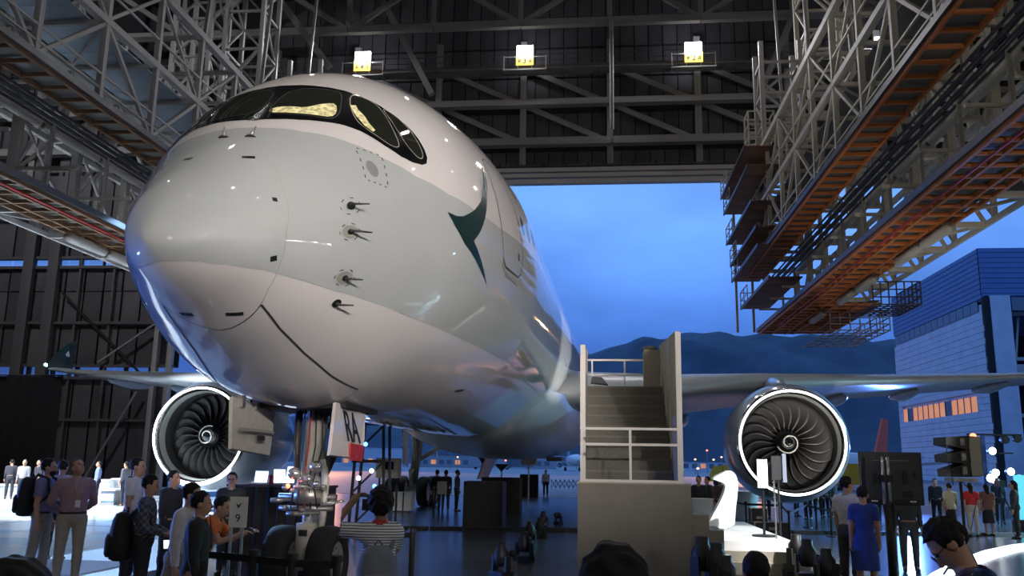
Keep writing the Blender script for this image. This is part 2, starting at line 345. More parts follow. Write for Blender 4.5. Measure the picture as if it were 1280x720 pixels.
for z in (4.66, 7.7, 8.6, 11.8, 16.05, 16.8, 19.87, 23.65): beam(dl, 'girt', (-63, 60.7, z), (-31, 60.7, z), .3, .2, X['panel3'])
for x in cols: beam(dl, 'column', (x, 60.5, 0), (x, 60.5, 34), .8 if x < -33 else .32, .5, X['panel3'] if x < -33 else X['docksteel'])
for x in (-36.3, -39, -47, -49.5): beam(dl, 'stanchion', (x, 60.75, 0), (x, 60.75, 34), .18, .25, X['panel3'])
beam(dl, 'brace', (-28.6, 60.3, 14.4), (-36.6, 60.3, 8.8), .14, .14, X['steel']); beam(dl, 'brace', (-40, 60.3, 14), (-33, 60.3, 7.8), .14, .14, X['dark'])
beam(dl, 'brace', (-36.7, 60.3, .4), (-33.4, 60.3, 6.7), .14, .14, X['steel'])
for xa in np.arange(-43, -31.6, 1.9): beam(dl, 'mullion', (xa, 60.9, 16.1), (xa, 60.9, 16.75), .1, .25, X['dark']); beam(dl, 'mullion', (xa+.7, 60.9, 7.75), (xa+.7, 60.9, 8.55), .1, .5, X['dark'])
dr = thing('stage_drape', 'tall black drape hung at the far left in front of the door leaf', 'curtain', (-40, 50, 0))
rows_ = []
for z in (0, 3.4, 6.8): rows_.append([(-46+i*.35, 50+.18*sin(i*1.9)+.08*sin(i*4.1), z) for i in range(40)])
MB().grid(rows_).build('curtain_cloth', X['drape'], dr, True); beam(dr, 'pipe', (-46.2, 50, 6.85), (-32.2, 50, 6.85), .08, .08, X['black'], True)

# far country: hills, city
hill = []
prof = [(-3500, 140), (-1500, 150), (-700, 130), (-300, 170), (-200, 290), (-120, 350), (-60, 350), (10, 342), (90, 368), (190, 398), (290, 408), (400, 392), (520, 402), (640, 392), (780, 385), (950, 392), (1400, 350), (3500, 300)]
hx = np.arange(-3400, 3400, 25.); hz = np.interp(hx, [p[0] for p in prof], [p[1] for p in prof])+8*np.sin(hx*.021)+5*np.sin(hx*.053+1)
rows_ = []
for k in range(13):
    t = k/12; rr = []
    for a, b in zip(hx, hz): rr.append((a, 2050+650*t+40*sin(a*.011+k)*t*(1-t)*3, b*sin(t*pi/2)**1.1+14*sin(a*.03+k*1.7)*t*(1-t)*3-1))
    rows_.append(rr)
hl = MB().grid(rows_).build('mountain', X['hill'], None, True); tag(hl, 'dark wooded mountain ridge behind the airfield', 'mountain')
# ================================================================ AIRLINER  (local frame: x to port, y aft of the nose gear, z up)
AN = R(1.45); NOSE = V((-4.4484, 8.3869, 0)); S0 = 4.6; ZC = 5.753
air = thing('airliner', 'huge white twin-engine airliner with dark green brush wing mark, nose towards the camera', 'airplane',
            (NOSE.x+S0*sin(AN), NOSE.y+S0*cos(AN), 0), -AN, world=False)
def A2W(s, y, z): return V((NOSE.x+s*sin(AN)+y*cos(AN), NOSE.y+s*cos(AN)-y*sin(AN), z))
fS = np.sqrt([0,.06,.15,.3,.5,.75,1,1.5,2,2.5,3,3.5,4,4.5,5,6,7,8,9,44,50,56,62,66.5])
fT = np.array([-1.527,-1.28,-1.10,-.88,-.64,-.40,-.175,.25,.70,1.17,1.60,1.95,2.20,2.38,2.52,2.73,2.89,2.985,3.045,3.045,3.03,2.9,2.6,2.1])
fB = np.array([-1.527,-1.66,-1.75,-1.855,-1.958,-2.065,-2.165,-2.36,-2.535,-2.71,-2.87,-2.98,-3.03,-3.055,-3.06,-3.065,-3.06,-3.05,-3.045,-3.045,-2.2,-.7,.5,1.4])
fW = np.array([0,.325,.452,.625,.817,.972,1.127,1.42,1.69,1.96,2.19,2.37,2.5,2.59,2.66,2.775,2.862,2.93,2.98,2.98,2.85,2.2,1.25,.3])
def pchip(x, y, q):
    h = np.diff(x); d = np.diff(y)/h; mm = np.zeros(len(x))
    for i in range(1, len(x)-1):
        if d[i-1]*d[i] > 0:
            w1 = 2*h[i]+h[i-1]; w2 = h[i]+2*h[i-1]; mm[i] = (w1+w2)/(w1/d[i-1]+w2/d[i])
    mm[0] = d[0]; mm[-1] = d[-1]
    q = np.asarray(q, float); i = np.clip(np.searchsorted(x, q)-1, 0, len(h)-1); t = (q-x[i])/h[i]
    return (2*t**3-3*t**2+1)*y[i]+(t**3-2*t**2+t)*h[i]*mm[i]+(-2*t**3+3*t**2)*y[i+1]+(t**3-t**2)*h[i]*mm[i+1]
def fpos(u, a):                          # u = sqrt(s), a in radians -> local position
    u = np.asarray(u, float); T, B, W = pchip(fS, fT, u), pchip(fS, fB, u), pchip(fS, fW, u)
    return np.stack(np.broadcast_arrays(W*np.cos(a), u*u-S0+0*a, ZC+(T+B)/2+(T-B)/2*np.sin(a)), -1)
def fnorm(u, a):
    e = 1e-3; u = np.maximum(np.asarray(u, float), .02); du = fpos(u+e, a)-fpos(u-e, a); da = fpos(u, a+e)-fpos(u, a-e)
    n = np.cross(du, da); return n/np.linalg.norm(n, axis=-1, keepdims=True)
us = np.r_[np.linspace(.02, 3, 110), np.sqrt(np.arange(9.6, 44, 1.2)), np.sqrt(np.arange(44.5, 66.5, 1.2))]
na = 192; aa = np.arange(na)*2*pi/na
gv = fpos(us[:, None], aa[None, :]).reshape(-1, 3); gf = []
BAY = (3.95, 5.5, 13)
for i in range(len(us)-1):
    sm = ((us[i]+us[i+1])/2)**2
    for k in range(na):
        am = math.degrees(aa[k])+.94
        if BAY[0] < sm < BAY[1] and abs(am-270) < BAY[2]: continue
        gf.append((i*na+k, i*na+(k+1) % na, (i+1)*na+(k+1) % na, (i+1)*na+k))
gf.append(tuple(range(na-1, -1, -1)))
gf.append(tuple((len(us)-1)*na+k for k in range(na)))
fb = MB(); fb.v = [tuple(v) for v in gv]; fb.f = gf
fus = fb.build('fuselage', X['white'], air, True)
MB().bbox((-.72, BAY[0]-S0-.05, ZC-3.02), (.72, BAY[1]-S0+.05, ZC-1.7)).build('gear_bay', X['dark'], air)

def resample(poly, step, closed=True):
    out = []; n = len(poly)
    for i in range(n if closed else n-1):
        p, q = np.array(poly[i], float), np.array(poly[(i+1) % n], float); k = max(1, int(np.hypot(*(q-p))/step))
        out += [tuple(p+(q-p)*j/k) for j in range(k)]
    if not closed: out.append(tuple(poly[-1]))
    return out
def chaikin(poly, n=2, closed=True):
    P = [np.array(p, float) for p in poly]
    for _ in range(n):
        Q = [] if closed else [P[0]]
        for i in range(len(P) if closed else len(P)-1):
            p, q = P[i], P[(i+1) % len(P)]; Q += [p*.75+q*.25, p*.25+q*.75]
        if not closed: Q.append(P[-1])
        P = Q
    return [tuple(p) for p in P]
KA = .022                                # degrees -> domain units (u per degree)
def fpatch(name, poly, m, off=.005, parent=air, mirror=False, step=.045, smooth=True):
    # a skin patch: polygon in (s, degrees) laid on the fuselage surface, slightly proud
    dom = [(sqrt(max(s, 4e-4)), a*KA) for s, a in poly]; dom = resample(dom, step)
    u0, u1 = min(p[0] for p in dom), max(p[0] for p in dom); v0, v1 = min(p[1] for p in dom), max(p[1] for p in dom)
    P = np.array(dom); pts = []
    for gu in np.arange(u0+step/2, u1, step):
        for gvv in np.arange(v0+step/2, v1, step):
            pts.append((gu, gvv))
    if pts:
        Q = np.array(pts); ins = np.zeros(len(Q), bool); dm = np.full(len(Q), 9.)
        for i in range(len(P)):
            a, b = P[i], P[(i+1) % len(P)]
            c = (a[1] > Q[:, 1]) != (b[1] > Q[:, 1])
            xx = (b[0]-a[0])*(Q[:, 1]-a[1])/((b[1]-a[1]) or 1e-12)+a[0]
            ins ^= c & (Q[:, 0] < xx); dm = np.minimum(dm, np.hypot(*(Q-a).T))
        Q = Q[ins & (dm > step*.45)]
    else: Q = np.zeros((0, 2))
    n = len(dom); vv = [V(p) for p in dom]+[V((float(q[0]), float(q[1]))) for q in Q]
    r = delaunay_2d_cdt(vv, [(i, (i+1) % n) for i in range(n)], [list(range(n))], 1, 1e-6)
    q = np.array([tuple(p) for p in r[0]]); aa_ = np.radians(q[:, 1]/KA)
    pos = fpos(q[:, 0], aa_)+fnorm(q[:, 0], aa_)*off
    if mirror: pos[:, 0] *= -1
    b = MB(); b.v = [tuple(p) for p in pos]; b.f = [tuple(f) for f in r[2]]
    o = b.build(name, m, parent, smooth, recalc=False)
    me = o.data; bad = sum(1 for p in me.polygons if p.normal.dot(V(fnorm(*[np.array([c]) for c in (sqrt(max(p.center.y+S0, 1e-3)), math.atan2(p.center.z-ZC, p.center.x if not mirror else -p.center.x))])[0]*np.array([-1 if mirror else 1, 1, 1]))) < 0)
    if bad > len(me.polygons)/2: me.flip_normals()
    return o
def fline(name, path, wid, m, off=.005, mirror=False, parent=air, closed=False):
    # a thin strip following a path of (s, degrees) on the skin
    dom = resample([(sqrt(s), a*KA) for s, a in path], .03, closed); u = np.array([d[0] for d in dom]); a = np.radians(np.array([d[1] for d in dom])/KA)
    p = fpos(u, a); nn = fnorm(u, a); L = len(p)
    t = np.array([p[(i+1) % L if closed else min(i+1, L-1)]-p[(i-1) % L if closed else max(i-1, 0)] for i in range(L)]); t /= np.linalg.norm(t, axis=1)[:, None]
    sd = np.cross(t, nn); rows = [p+nn*off-sd*wid/2, p+nn*off+sd*wid/2]
    if mirror: rows = [r*np.array([-1, 1, 1]) for r in rows]
    if closed: rows = [np.r_[r, r[:1]] for r in rows]
    b = MB().grid([[tuple(q) for q in r] for r in rows]); o = b.build(name, m, parent, True, recalc=False)
    if o.data.polygons[0].normal.dot(V(nn[0]*np.array([-1 if mirror else 1, 1, 1]))) < 0: o.data.flip_normals()
    return o
for mir in (False, True):
    up = [(1.58, 90), (1.60, 80), (1.72, 64), (1.88, 54.2), (2.04, 44.5), (2.3, 31.6), (2.68, 20.5), (3.28, 12.1), (4.1, 6.8), (5.2, 4.6), (7.7, 4.2), (20, 4), (44, 4), (58, 4)]
    lo = [(58, -20), (44, -36), (7.54, -36.2), (5.12, -35.2), (3.35, -33.6), (2.43, -32.6), (1.75, -32.4), (1.18, -33.6), (.68, -36.5), (.34, -46), (.19, -60), (.14, -75), (.13, -90), (.0005, -90), (.0005, 0), (.0005, 90), (.3, 90), (.9, 90)]
    fpatch('livery_band', up+lo, X['band'], .004, mirror=mir)
    mk = [(1.78, 90), (1.84, 80), (1.93, 71), (2.05, 63), (2.18, 56), (2.30, 47.5), (2.43, 37), (2.57, 30.3), (2.72, 26.4), (2.88, 24.4), (2.98, 24.6), (3.05, 26.8), (3.08, 30), (3.09, 35.5), (3.06, 42.1), (3.0, 50), (2.95, 59), (2.9, 69), (2.84, 78), (2.81, 90)]
    fpatch('cockpit_mask', mk, X['gloss'], .008, mirror=mir)
    pn = [[(1.93, 88.2), (2.5, 88.2), (2.68, 84), (2.75, 77), (2.82, 71), (2.78, 68), (2.5, 63.3), (2.3, 60), (2.16, 60.5), (2.1, 65), (1.98, 77)],
          [(2.84, 65), (2.91, 62.5), (2.95, 55.8), (2.86, 49.1), (2.74, 41.4), (2.67, 35.5), (2.61, 33.8), (2.5, 36.2), (2.41, 43.6), (2.37, 50.6), (2.45, 56.5), (2.66, 62.5)],
          [(2.94, 52.9), (2.99, 50), (3.03, 44.5), (3.035, 37.5), (3.01, 30.5), (2.97, 27.6), (2.91, 26.6), (2.83, 28.2), (2.77, 34.2), (2.8, 40.8)]]
    for p in pn:
        q = chaikin(p, 2); fpatch('cockpit_pane', q, X['glass'], .014, mirror=mir); fline('pane_seal', q, .014, X['line'] if p is pn[0] else X['plate'], .016, mirror=mir, closed=True)
    if not mir:  # interior glow and reflections painted as emissive patches over the glass
        fpatch('cockpit_glow', chaikin([(1.97, 87), (2.12, 87), (2.17, 80), (2.2, 74), (2.42, 69), (2.5, 65.5), (2.32, 61.5), (2.2, 61.5), (2.13, 66), (2.02, 77)], 1), X['cockpit'], .017, step=.02)
        fpatch('cockpit_glow', [(2.60, 61), (2.66, 59.5), (2.60, 57.2), (2.56, 53), (2.50, 49), (2.48, 45), (2.43, 44.8), (2.41, 49), (2.46, 55), (2.52, 58)], X['cockpit'], .017, step=.02)
    lg = [(3.19, 5.8), (3.42, 4.4), (3.62, 4.5), (3.8, 5.6), (4.0, 7.0), (4.17, 8.8), (4.36, 11), (4.49, 13.2), (4.62, 16), (4.80, 20), (5.05, 25), (5.2, 28), (5.08, 22), (4.92, 17.5), (4.78, 14.5), (4.68, 11.5), (4.58, 8.2), (4.47, 5.5), (4.34, 2.6), (4.22, .2), (4.1, -1.7), (3.99, -3.2), (4.45, -9.5), (4.87, -15.3), (4.3, -10.6), (3.69, -4.8), (3.37, .9)]
    fpatch('brush_wing_emblem', lg, X['teal'], .010, mirror=mir, step=.03)
    for k in range(5): fline('brush_stroke', [(4.42+.05*k, 11.5+k*.9), (4.36+.07*k, 14+k*1.6)], .012, X['teal'], .009, mirror=mir)
    dr_ = [(5.45, 30), (5.36, 20), (5.36, 12), (5.42, 4), (5.55, -4.5), (5.78, -7.3), (6.3, -7.8), (6.78, -8), (7.02, -6.2), (7.04, .4), (6.96, 9), (6.81, 17.2), (6.49, 26), (6.2, 31), (5.7, 32)]
    fline('door', dr_, .036, X['line'], .006, mirror=mir, closed=True)
    fline('door_sill', [(5.56, -6.3), (5.85, -9.6), (6.8, -10.2), (7.05, -8)], .07, X['grey'], .012, mirror=mir)
    fpatch('door_handle', chaikin([(6.62, .2), (6.76, .2), (6.76, -2.6), (6.62, -2.6)], 1), X['line'], .008, mirror=mir)
    for sx in [7.35, 7.98, 8.61, 9.24, 9.87]+[10.5+.635*k for k in range(14)]:
        fpatch('cabin_window', [(sx+.13*cos(t), 12.6+3.8*sin(t)) for t in np.linspace(0, 2*pi, 14)[:-1]], X['gloss'], .007, mirror=mir)
    for q in (5.4, 11.9, 14.2, 16.4): fline('skin_joint', [(q, -85+j*4) for j in range(28 if q > 6 else 12)], .012, X['plate'], .0035, mirror=mir)
    cc = [(2.05+.075*cos(t), 29.2+4.4*sin(t)) for t in np.linspace(0, 2*pi, 20)[:-1]]
    fpatch('round_port', cc, X['grey'], .007, mirror=mir)
    hb = [(2.02, 42), (2.28, 33.2), (2.16, 18.6), (1.88, 25)]
    for i in range(4):
        p, q = np.array(hb[i]), np.array(hb[(i+1) % 4])
        for j in range(4): fline('dash_mark', [tuple(p+(q-p)*(j+.2)/4), tuple(p+(q-p)*(j+.62)/4)], .016, X['line'], .007, mirror=mir)
    for i, (s, a, ln) in enumerate(((1.51, -1.0, .30), (1.63, -25.1, .24), (1.75, -38.1, .16), (1.54, 13.0, .05))):
        if i < 2: fpatch('probe_plate', [(s+.11*cos(t), a+3.6*sin(t)) for t in np.linspace(0, 2*pi, 16)[:-1]], X['plate'], .012, mirror=mir)
        fpatch('probe_base', [(s+.05*cos(t)*(1.2 if i > 1 else .8), a+1.9*sin(t)*(1.2 if i > 1 else .8)) for t in np.linspace(0, 2*pi, 12)[:-1]], X['black'], .02, mirror=mir)
        for t in np.arange(0, 6.28, 1.05):
            if i != 2: fline('dash_mark', [(s+.14*cos(t), a+4.6*sin(t)), (s+.14*cos(t+.4), a+4.6*sin(t+.4))], .012, X['line'], .008, mirror=mir)
        u0, a0 = np.array([sqrt(s)]), np.array([R(a)]); p = V(fpos(u0, a0)[0]); n_ = V(fnorm(u0, a0)[0])
        if mir: p.x *= -1; n_.x *= -1
        tip = p+n_*.06+V((0, -.02, 0))
        if mir: continue
        MB().tube([p, p+n_*.05, tip, tip+V((n_.x*.25, ln*.3, -.0))*1+V((0, .0, 0)) if i != 1 else tip+V((n_.x*.22, ln*.25, 0))], [.028, .022, .016, .008], 8).build('probe', X['pipe'], air, True)
    for (s, a, s2, a2) in ((.65, 23.8, .66, 27.4), (.66, -26.8, .72, -24.2), (.86, 73, .92, 66), (1.0, -80, 1.06, -71), (7.15, -54.5, 7.55, -53)):
        fline('vent_slot', [(s, a), (s2, a2)], .062, X['black'], .006, mirror=mir)
    fline('hatch_joint', [(1.04, -59.2), (1.53, -64), (2.15, -66.4), (2.85, -67), (3.6, -65.9)], .028, X['line'], .006, mirror=mir)
    fline('hatch_joint', [(1.04, -59.2), (1.15, -70), (1.27, -83), (1.3, -90)], .010, X['line'], .005, mirror=mir)
    fline('hatch_joint', [(3.6, -65.9), (3.82, -74), (3.93, -82)], .009, X['line'], .005, mirror=mir)
    fline('radome_joint', [(1.16, 88), (1.01, 63.6), (.80, 32), (.72, -2.9), (.79, -28.5), (.90, -47.4), (1.06, -62)], .008, X['plate'], .0065, mirror=mir)
    # wiper and spigots under the windscreen
    for s, a, ln in ((1.33, 99.5 if mir else 82.6, .17),):
        a = 82.6; p = V(fpos([sqrt(s)], np.array([R(a)]))[0]); q = V(p+V((.03, .05, .16)))
        if mir: p.x *= -1; q.x *= -1
        MB().tube([p, q], [.03, .012], 8).build('spigot', X['metal'], air, True)
        MB().lathe([(0, 0), (.07, 0), (.05, .02), (0, .02)], p, 'Z', 10).build('spigot_base', X['line'], air)
    w0, w1 = [V(fpos([sqrt(s)], np.array([R(a)]))[0]+fnorm([sqrt(s)], np.array([R(a)]))[0]*.03) for s, a in ((1.80, 84), (2.03, 86))]
    if mir: w0.x *= -1; w1.x *= -1
    MB().tube([w0, w1], .01, 6).build('wiper', X['black'], air)

# belly fairing
rows_ = []
for s in np.linspace(16.2, 39, 40):
    t = (s-16.2)/22.8; e = sin(pi*min(1, max(0, t)))**.45 if 0 < t < 1 else 0
    hw = 1.6+1.75*e; zb = ZC-2.7-.88*e; zt = 4.25-.2*(1-e)
    rr = []
    for k in range(33):
        a = pi+pi*k/32; ca, sa = cos(a), sin(a); n = 2.5
        rr.append((hw*abs(ca)**(2/n)*(1 if ca > 0 else -1), s-S0, zt-(zt-zb)*abs(sa)**(2/n)))
    rows_.append(rr)
MB().grid(rows_).build('belly_fairing', X['wing'], air, True)
MB().bbox((1.5, 28.2-S0, ZC-3.62), (2.1, 28.9-S0, ZC-3.45)).build('drain_vent', X['black'], air)

# wings: lofted sections (y, leading edge s, chord, z, thickness)
def wing_sec(y, le, ch, z, th, side, tw=0., cant=0.):
    pts = []
    for k in range(29):
        t = 2*pi*k/28; xx = (1+cos(t))/2; yt = 5*th*(.2969*sqrt(xx)-.126*xx-.3516*xx**2+.2843*xx**3-.1015*xx**4)
        zz = (yt if t < pi else -yt*.75)+.03*4*xx*(1-xx)*1
        dz = zz*ch; pts.append((side*(y-dz*sin(cant)), le+xx*ch-S0, z+dz*cos(cant)-tw*(xx-.3)*ch))
    return pts[:-1]
WS = [(2.2, 19.0, 13.8, 4.02, .135), (3.6, 20.4, 12.4, 4.2, .13), (6, 22.0, 10.6, 4.45, .12), (10.0, 24.6, 8.6, 4.92, .112), (15, 28.4, 6.9, 5.4, .105), (21, 33.2, 5.3, 6.05, .10), (27, 38.3, 3.9, 6.75, .098), (30.4, 41.3, 3.1, 7.25, .095)]
WT = [(30.4, 41.3, 3.1, 7.25, .095, .1), (31.3, 42.3, 2.9, 7.5, .09, .6), (31.85, 43.3, 2.5, 7.95, .085, 1.0), (32.2, 44.4, 2.0, 8.6, .08, 1.2), (32.38, 45.6, 1.2, 9.3, .08, 1.3), (32.44, 46.4, .5, 9.7, .08, 1.35)]
for sd in (1, -1):
    wg = MB().grid([wing_sec(y, le, ch, z, th, sd, .03) for y, le, ch, z, th in WS], True, True).build('wing', X['wing'], air, True)
    wl = MB().grid([wing_sec(y, le, ch, z, th, sd, 0, cn) for y, le, ch, z, th, cn in WT], True, True).build('winglet', X['teal'], wg, True)
    e = [(sd*32.05, 44.7-S0, 8.3), (sd*32.2, 45.7-S0, 8.6), (sd*32.25, 45.6-S0, 8.95), (sd*32.2, 45.2-S0, 8.6)]
    for o_ in (-.14, .14): MB().prism([(p[0]+o_, p[1], p[2]) for p in e], (.02, 0, 0)).build('winglet_mark', X['signwhite'], wg)
    MB().lathe([(0, -.1), (.08, -.06), (.1, 0), (.08, .08), (0, .12)], (sd*31.6, 42.7-S0, 7.7), 'Y', 10).build('nav_light', mat('nav lamp', (1, 1, 1), emit=(.3, 1, .75) if sd < 0 else (1, .2, .1), strength=14), wg, True)
    for y, s_, z in ((7.2, 31.0, 3.95), (14.2, 33.2, 5.0), (17.8, 35.2, 5.45), (22.5, 37.3, 6.0)):
        MB().lathe([(0, -2.3), (.14, -1.9), (.26, -.8), (.30, .2), (.2, 1.4), (.08, 2.1), (0, 2.2)], (sd*y, s_-S0, z+.05), 'Y', 14).build('flap_fairing', X['nacelle'], wg, True)
    # landing light row in the wing root
    MB().box((sd*3.35, 20.0-S0, 4.2), (.25, .1, .16)).build('landing_light', X['pane'], wg)

# tail surfaces
MB().grid([[(th*.5*math.sin(2*pi*k/16), le+(1-cos(2*pi*k/16))/2*ch-S0, z) for k in range(16)] for z, le, ch, th in ((8.2, 54.6, 9.6, .75), (10.5, 57.2, 7, .55), (12.6, 59.6, 4.2, .35), (13.2, 60.4, 3.2, .2))], True, True).build('tail_fin', X['teal'], air, True)
for sd in (1, -1): MB().grid([wing_sec(y, le, ch, z, .1, sd) for y, le, ch, z in ((.6, 57, 5.6, 6.7), (4.5, 59.6, 3.9, 7.1), (9.4, 62.9, 2.1, 7.6))], True, True).build('tailplane', X['wing'], air, True)
MB().tube([(0, 9.2, ZC+3.0), (0, 9.5, ZC+3.5)], [.2, .05], 6).build('blade_antenna', X['white'], air)

# engines
EY, ES, EZ = 9.991, 20.824, 2.806
NB = 22
def blade_mesh(name):
    b = MB(); rows = []
    for i in range(9):
        t = i/8; r = .44+1.04*t; th0 = .20*t*t-.10*sin(pi*t); ch = .30-.02*t; dep = .10+.32*(1-t)
        le = .95+.10*t-.06*sin(pi*t)
        up_, dn_ = [], []
        for j in range(6):
            q = j/5; a = th0+ch*q; y = le+dep*q+.03*sin(pi*q); h_ = .014*sin(pi*q)+.003
            up_.append((r*cos(a), y-h_, r*sin(a))); dn_.append((r*cos(a), y+h_, r*sin(a)))
        rows.append(up_+dn_[::-1])
    b.grid(rows, True, True); return b.mesh(name, X['fan'], True)
bl = blade_mesh('fan_blade')
def tor(r, y, rr, n=64, k=8): return [[((r+rr*cos(2*pi*j/k))*cos(2*pi*i/n), y+rr*sin(2*pi*j/k), (r+rr*cos(2*pi*j/k))*sin(2*pi*i/n)) for j in range(k)] for i in range(n+1)]
for sd in (1, -1):
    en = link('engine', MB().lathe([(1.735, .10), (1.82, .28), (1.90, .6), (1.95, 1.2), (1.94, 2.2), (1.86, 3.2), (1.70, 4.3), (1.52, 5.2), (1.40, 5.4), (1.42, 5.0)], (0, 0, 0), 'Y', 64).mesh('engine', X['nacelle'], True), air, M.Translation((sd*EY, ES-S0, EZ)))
    if sd > 0: en['label'] = 'port engine with bright ring lip'
    else: en['label'] = 'starboard engine with bright ring lip'
    lipp = [(1.735, .10), (1.69, .03), (1.655, .0), (1.62, .015), (1.58, .08), (1.545, .2)]
    MB().lathe(lipp, (0, 0, 0), 'Y', 64).build('inlet_lip', X['lip'], en, True)
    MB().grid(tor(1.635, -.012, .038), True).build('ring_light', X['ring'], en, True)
    MB().lathe([(1.545, .2), (1.515, .38), (1.50, .52)], (0, 0, 0), 'Y', 64).build('inlet_liner', X['liner'], en, True); MB().lathe([(1.50, .52), (1.50, .95), (1.52, 1.7), (1.0, 1.75), (.4, 1.75)], (0, 0, 0), 'Y', 64).build('shaded_liner', X['shaded'], en, True)  # shade deep in the intake put into a darker liner colour
    MB().lathe([(1.51, 1.55), (0, 1.55)], (0, 0, 0), 'Y', 48).build('fan_disc', X['dark'], en)
    for k in range(NB): link('fan_blade', bl, en, M.Rotation(2*pi*k/NB, 4, 'Y'))
    MB().lathe([(.45, 1.15), (.44, .98), (.36, .76), (.22, .58), (.08, .50), (0, .49)], (0, 0, 0), 'Y', 32).build('spinner', X['gloss'], en, True)
    sp = []
    for i in range(60):
        t = i/59; a = 2.7*pi*t+(.6 if sd > 0 else 2.9); r = .09+.27*t; yy = np.interp(r, [0, .08, .22, .36, .44], [.49, .50, .58, .76, .98])-.008
        sp.append((r*cos(a), yy, -r*sin(a)))
    MB().tube(sp, [.012+.014*min(1, i/30) for i in range(60)], 6).build('spinner_spiral', X['signwhite'], en, True)
    MB().lathe([(1.05, 5.0), (.95, 5.9), (.72, 6.9), (.66, 7.1)], (0, 0, 0), 'Y', 32).build('exhaust', X['metal'], en, True)
    MB().lathe([(.45, 6.4), (.3, 7.3), (.05, 8.0), (0, 8.05)], (0, 0, 0), 'Y', 24).build('exhaust_plug', X['metal'], en, True)
    py_ = [[(w_*sin(2*pi*k/16), y, z+h_*cos(2*pi*k/16)) for k in range(16)] for y, z, w_, h_ in ((1.0, 1.90, .04, .06), (1.8, 1.98, .2, .2), (3.2, 2.0, .28, .38), (5, 1.75, .3, .5), (7.5, 1.45, .26, .5), (9.6, 1.65, .08, .2))]
    MB().grid(py_, True, True).build('pylon', X['nacelle'], en, True)
    MB().grid([[(1.02*1.9*sin(a)*.995, y, 1.91*cos(a)+(.02 if 1.2 < y < 2.6 else -.02)) for a in np.linspace(-.25, .25, 9)] for y in (.9, 1.3, 2.6, 3.2)]).build('cowl_strake', X['wing'], en, True)

# landing gear
def wheel(parent, c, r, w_, name='wheel'):
    c = V(c)
    t = MB().lathe([(r*.58, -w_*.40), (r*.80, -w_*.5), (r*.95, -w_*.42), (r, -w_*.2), (r, w_*.2), (r*.95, w_*.42), (r*.80, w_*.5), (r*.58, w_*.40)], c, 'X', 36, True).build(name, X['tyre'], parent, True)
    MB().lathe([(0, -w_*.20), (r*.2, -w_*.30), (r*.35, -w_*.22), (r*.5, -w_*.36), (r*.60, -w_*.38), (r*.60, w_*.38), (r*.5, w_*.36), (r*.35, w_*.22), (r*.2, w_*.30), (0, w_*.20)], c, 'X', 24).build('rim', X['rim'], t, True)
    for k in range(9): a = 2*pi*k/9; MB().box(c+V((0, r*.42*cos(a), r*.42*sin(a))), (w_*.62, .035, .035)).build('wheel_nut', X['chrome'], t)
    return t
def gpart(name, b, m=X['gearwhite'], sm=True, par=None): return b.build(name, m, par or air, sm)
ng = gpart('nose_gear_strut', MB().tube([(0, .25, ZC-2.5), (0, .05, 1.62), (0, .04, 1.55)], [.17, .15, .17], 16))
gpart('piston', MB().tube([(0, .04, 1.6), (0, 0, .75)], .085, 14), X['chrome'], par=ng)
gpart('axle_housing', MB().tube([(0, 0, 1.08), (0, 0, .42)], [.16, .17], 14).tube([(-.5, 0, .52), (.5, 0, .52)], .09, 12), par=ng)
gpart('steering_collar', MB().lathe([(.2, 1.36), (.26, 1.4), (.26, 1.56), (.2, 1.6)], (0, .05, 0), 'Z', 20).tube([(-.44, -.05, 1.46), (.44, -.05, 1.46)], .05, 10).tube([(-.40, -.12, 1.30), (.42, -.12, 1.30)], .035, 10), X['metal'], par=ng)
for i, (a, b_) in enumerate((((-.55, -.1, 1.40), (-.2, -.05, 1.42)), ((.25, -.1, 1.36), (.58, -.1, 1.42)), ((-.25, -.2, 1.22), (.24, -.2, 1.24)), ((-.16, -.2, 1.62), (.22, -.2, 1.60)))):
    gpart('actuator', MB().tube([a, (V(a)+V(b_))/2, (V(a)+V(b_))/2, b_], [.036, .036, .022, .022], 10), X['chrome' if i % 2 else 'metal'], par=ng)
gpart('torque_link', MB().prism([(-.10, .17, 1.3), (.10, .17, 1.3), (.05, .42, .98), (-.05, .42, .98)], (0, .04, .02)).prism([(-.10, .14, .7), (.10, .14, .7), (.05, .42, .98), (-.05, .42, .98)], (0, .04, .02)), X['gearwhite'], False, ng)
gpart('drag_brace', MB().tube([(-.12, .2, 1.95), (-.4, 1.1, ZC-2.9)], .07, 10).tube([(.12, .2, 1.95), (.4, 1.1, ZC-2.9)], .07, 10).tube([(-.3, .85, 2.55), (.3, .85, 2.55)], .05, 8), X['pipe'])
gpart('side_brace', MB().tube([(.2, .0, 1.75), (.34, .05, 2.2), (.26, .2, 2.75)], [.07, .1, .08], 10).tube([(-.2, 0, 1.75), (-.26, .05, 2.3), (-.3, .2, 2.8)], [.05, .06, .06], 10), X['pipe'])
for k in range(5):
    x0 = -.18+.085*k; gpart('hose', MB().tube([(x0, -.1, 2.75), (x0*1.3+.03, -.2, 2.2), (x0*.8, -.22, 1.7), (x0*1.2, -.15, 1.3)], .012, 6), X['pipe' if k != 2 else 'red'], par=ng)
for x0, z0 in ((-.16, 1.8), (.17, 1.9), (.02, 1.72)):
    l = gpart('taxi_light', MB().lathe([(0, .05), (.07, .05), (.09, 0), (.085, -.06), (0, -.065)], (x0, -.22, z0), 'Y', 14), X['chrome'], par=ng)
gpart('lock_pin_lamp', MB().lathe([(0, -.03), (.035, 0), (0, .03)], (-.22, -.3, 1.62), 'Y', 10), X['ledred'], par=ng)
gpart('lock_link', MB().tube([(.2, -.02, 2.0), (.27, -.08, 1.7), (.25, -.05, 1.2), (.2, 0, .9)], [.05, .06, .05, .05], 10), par=ng)
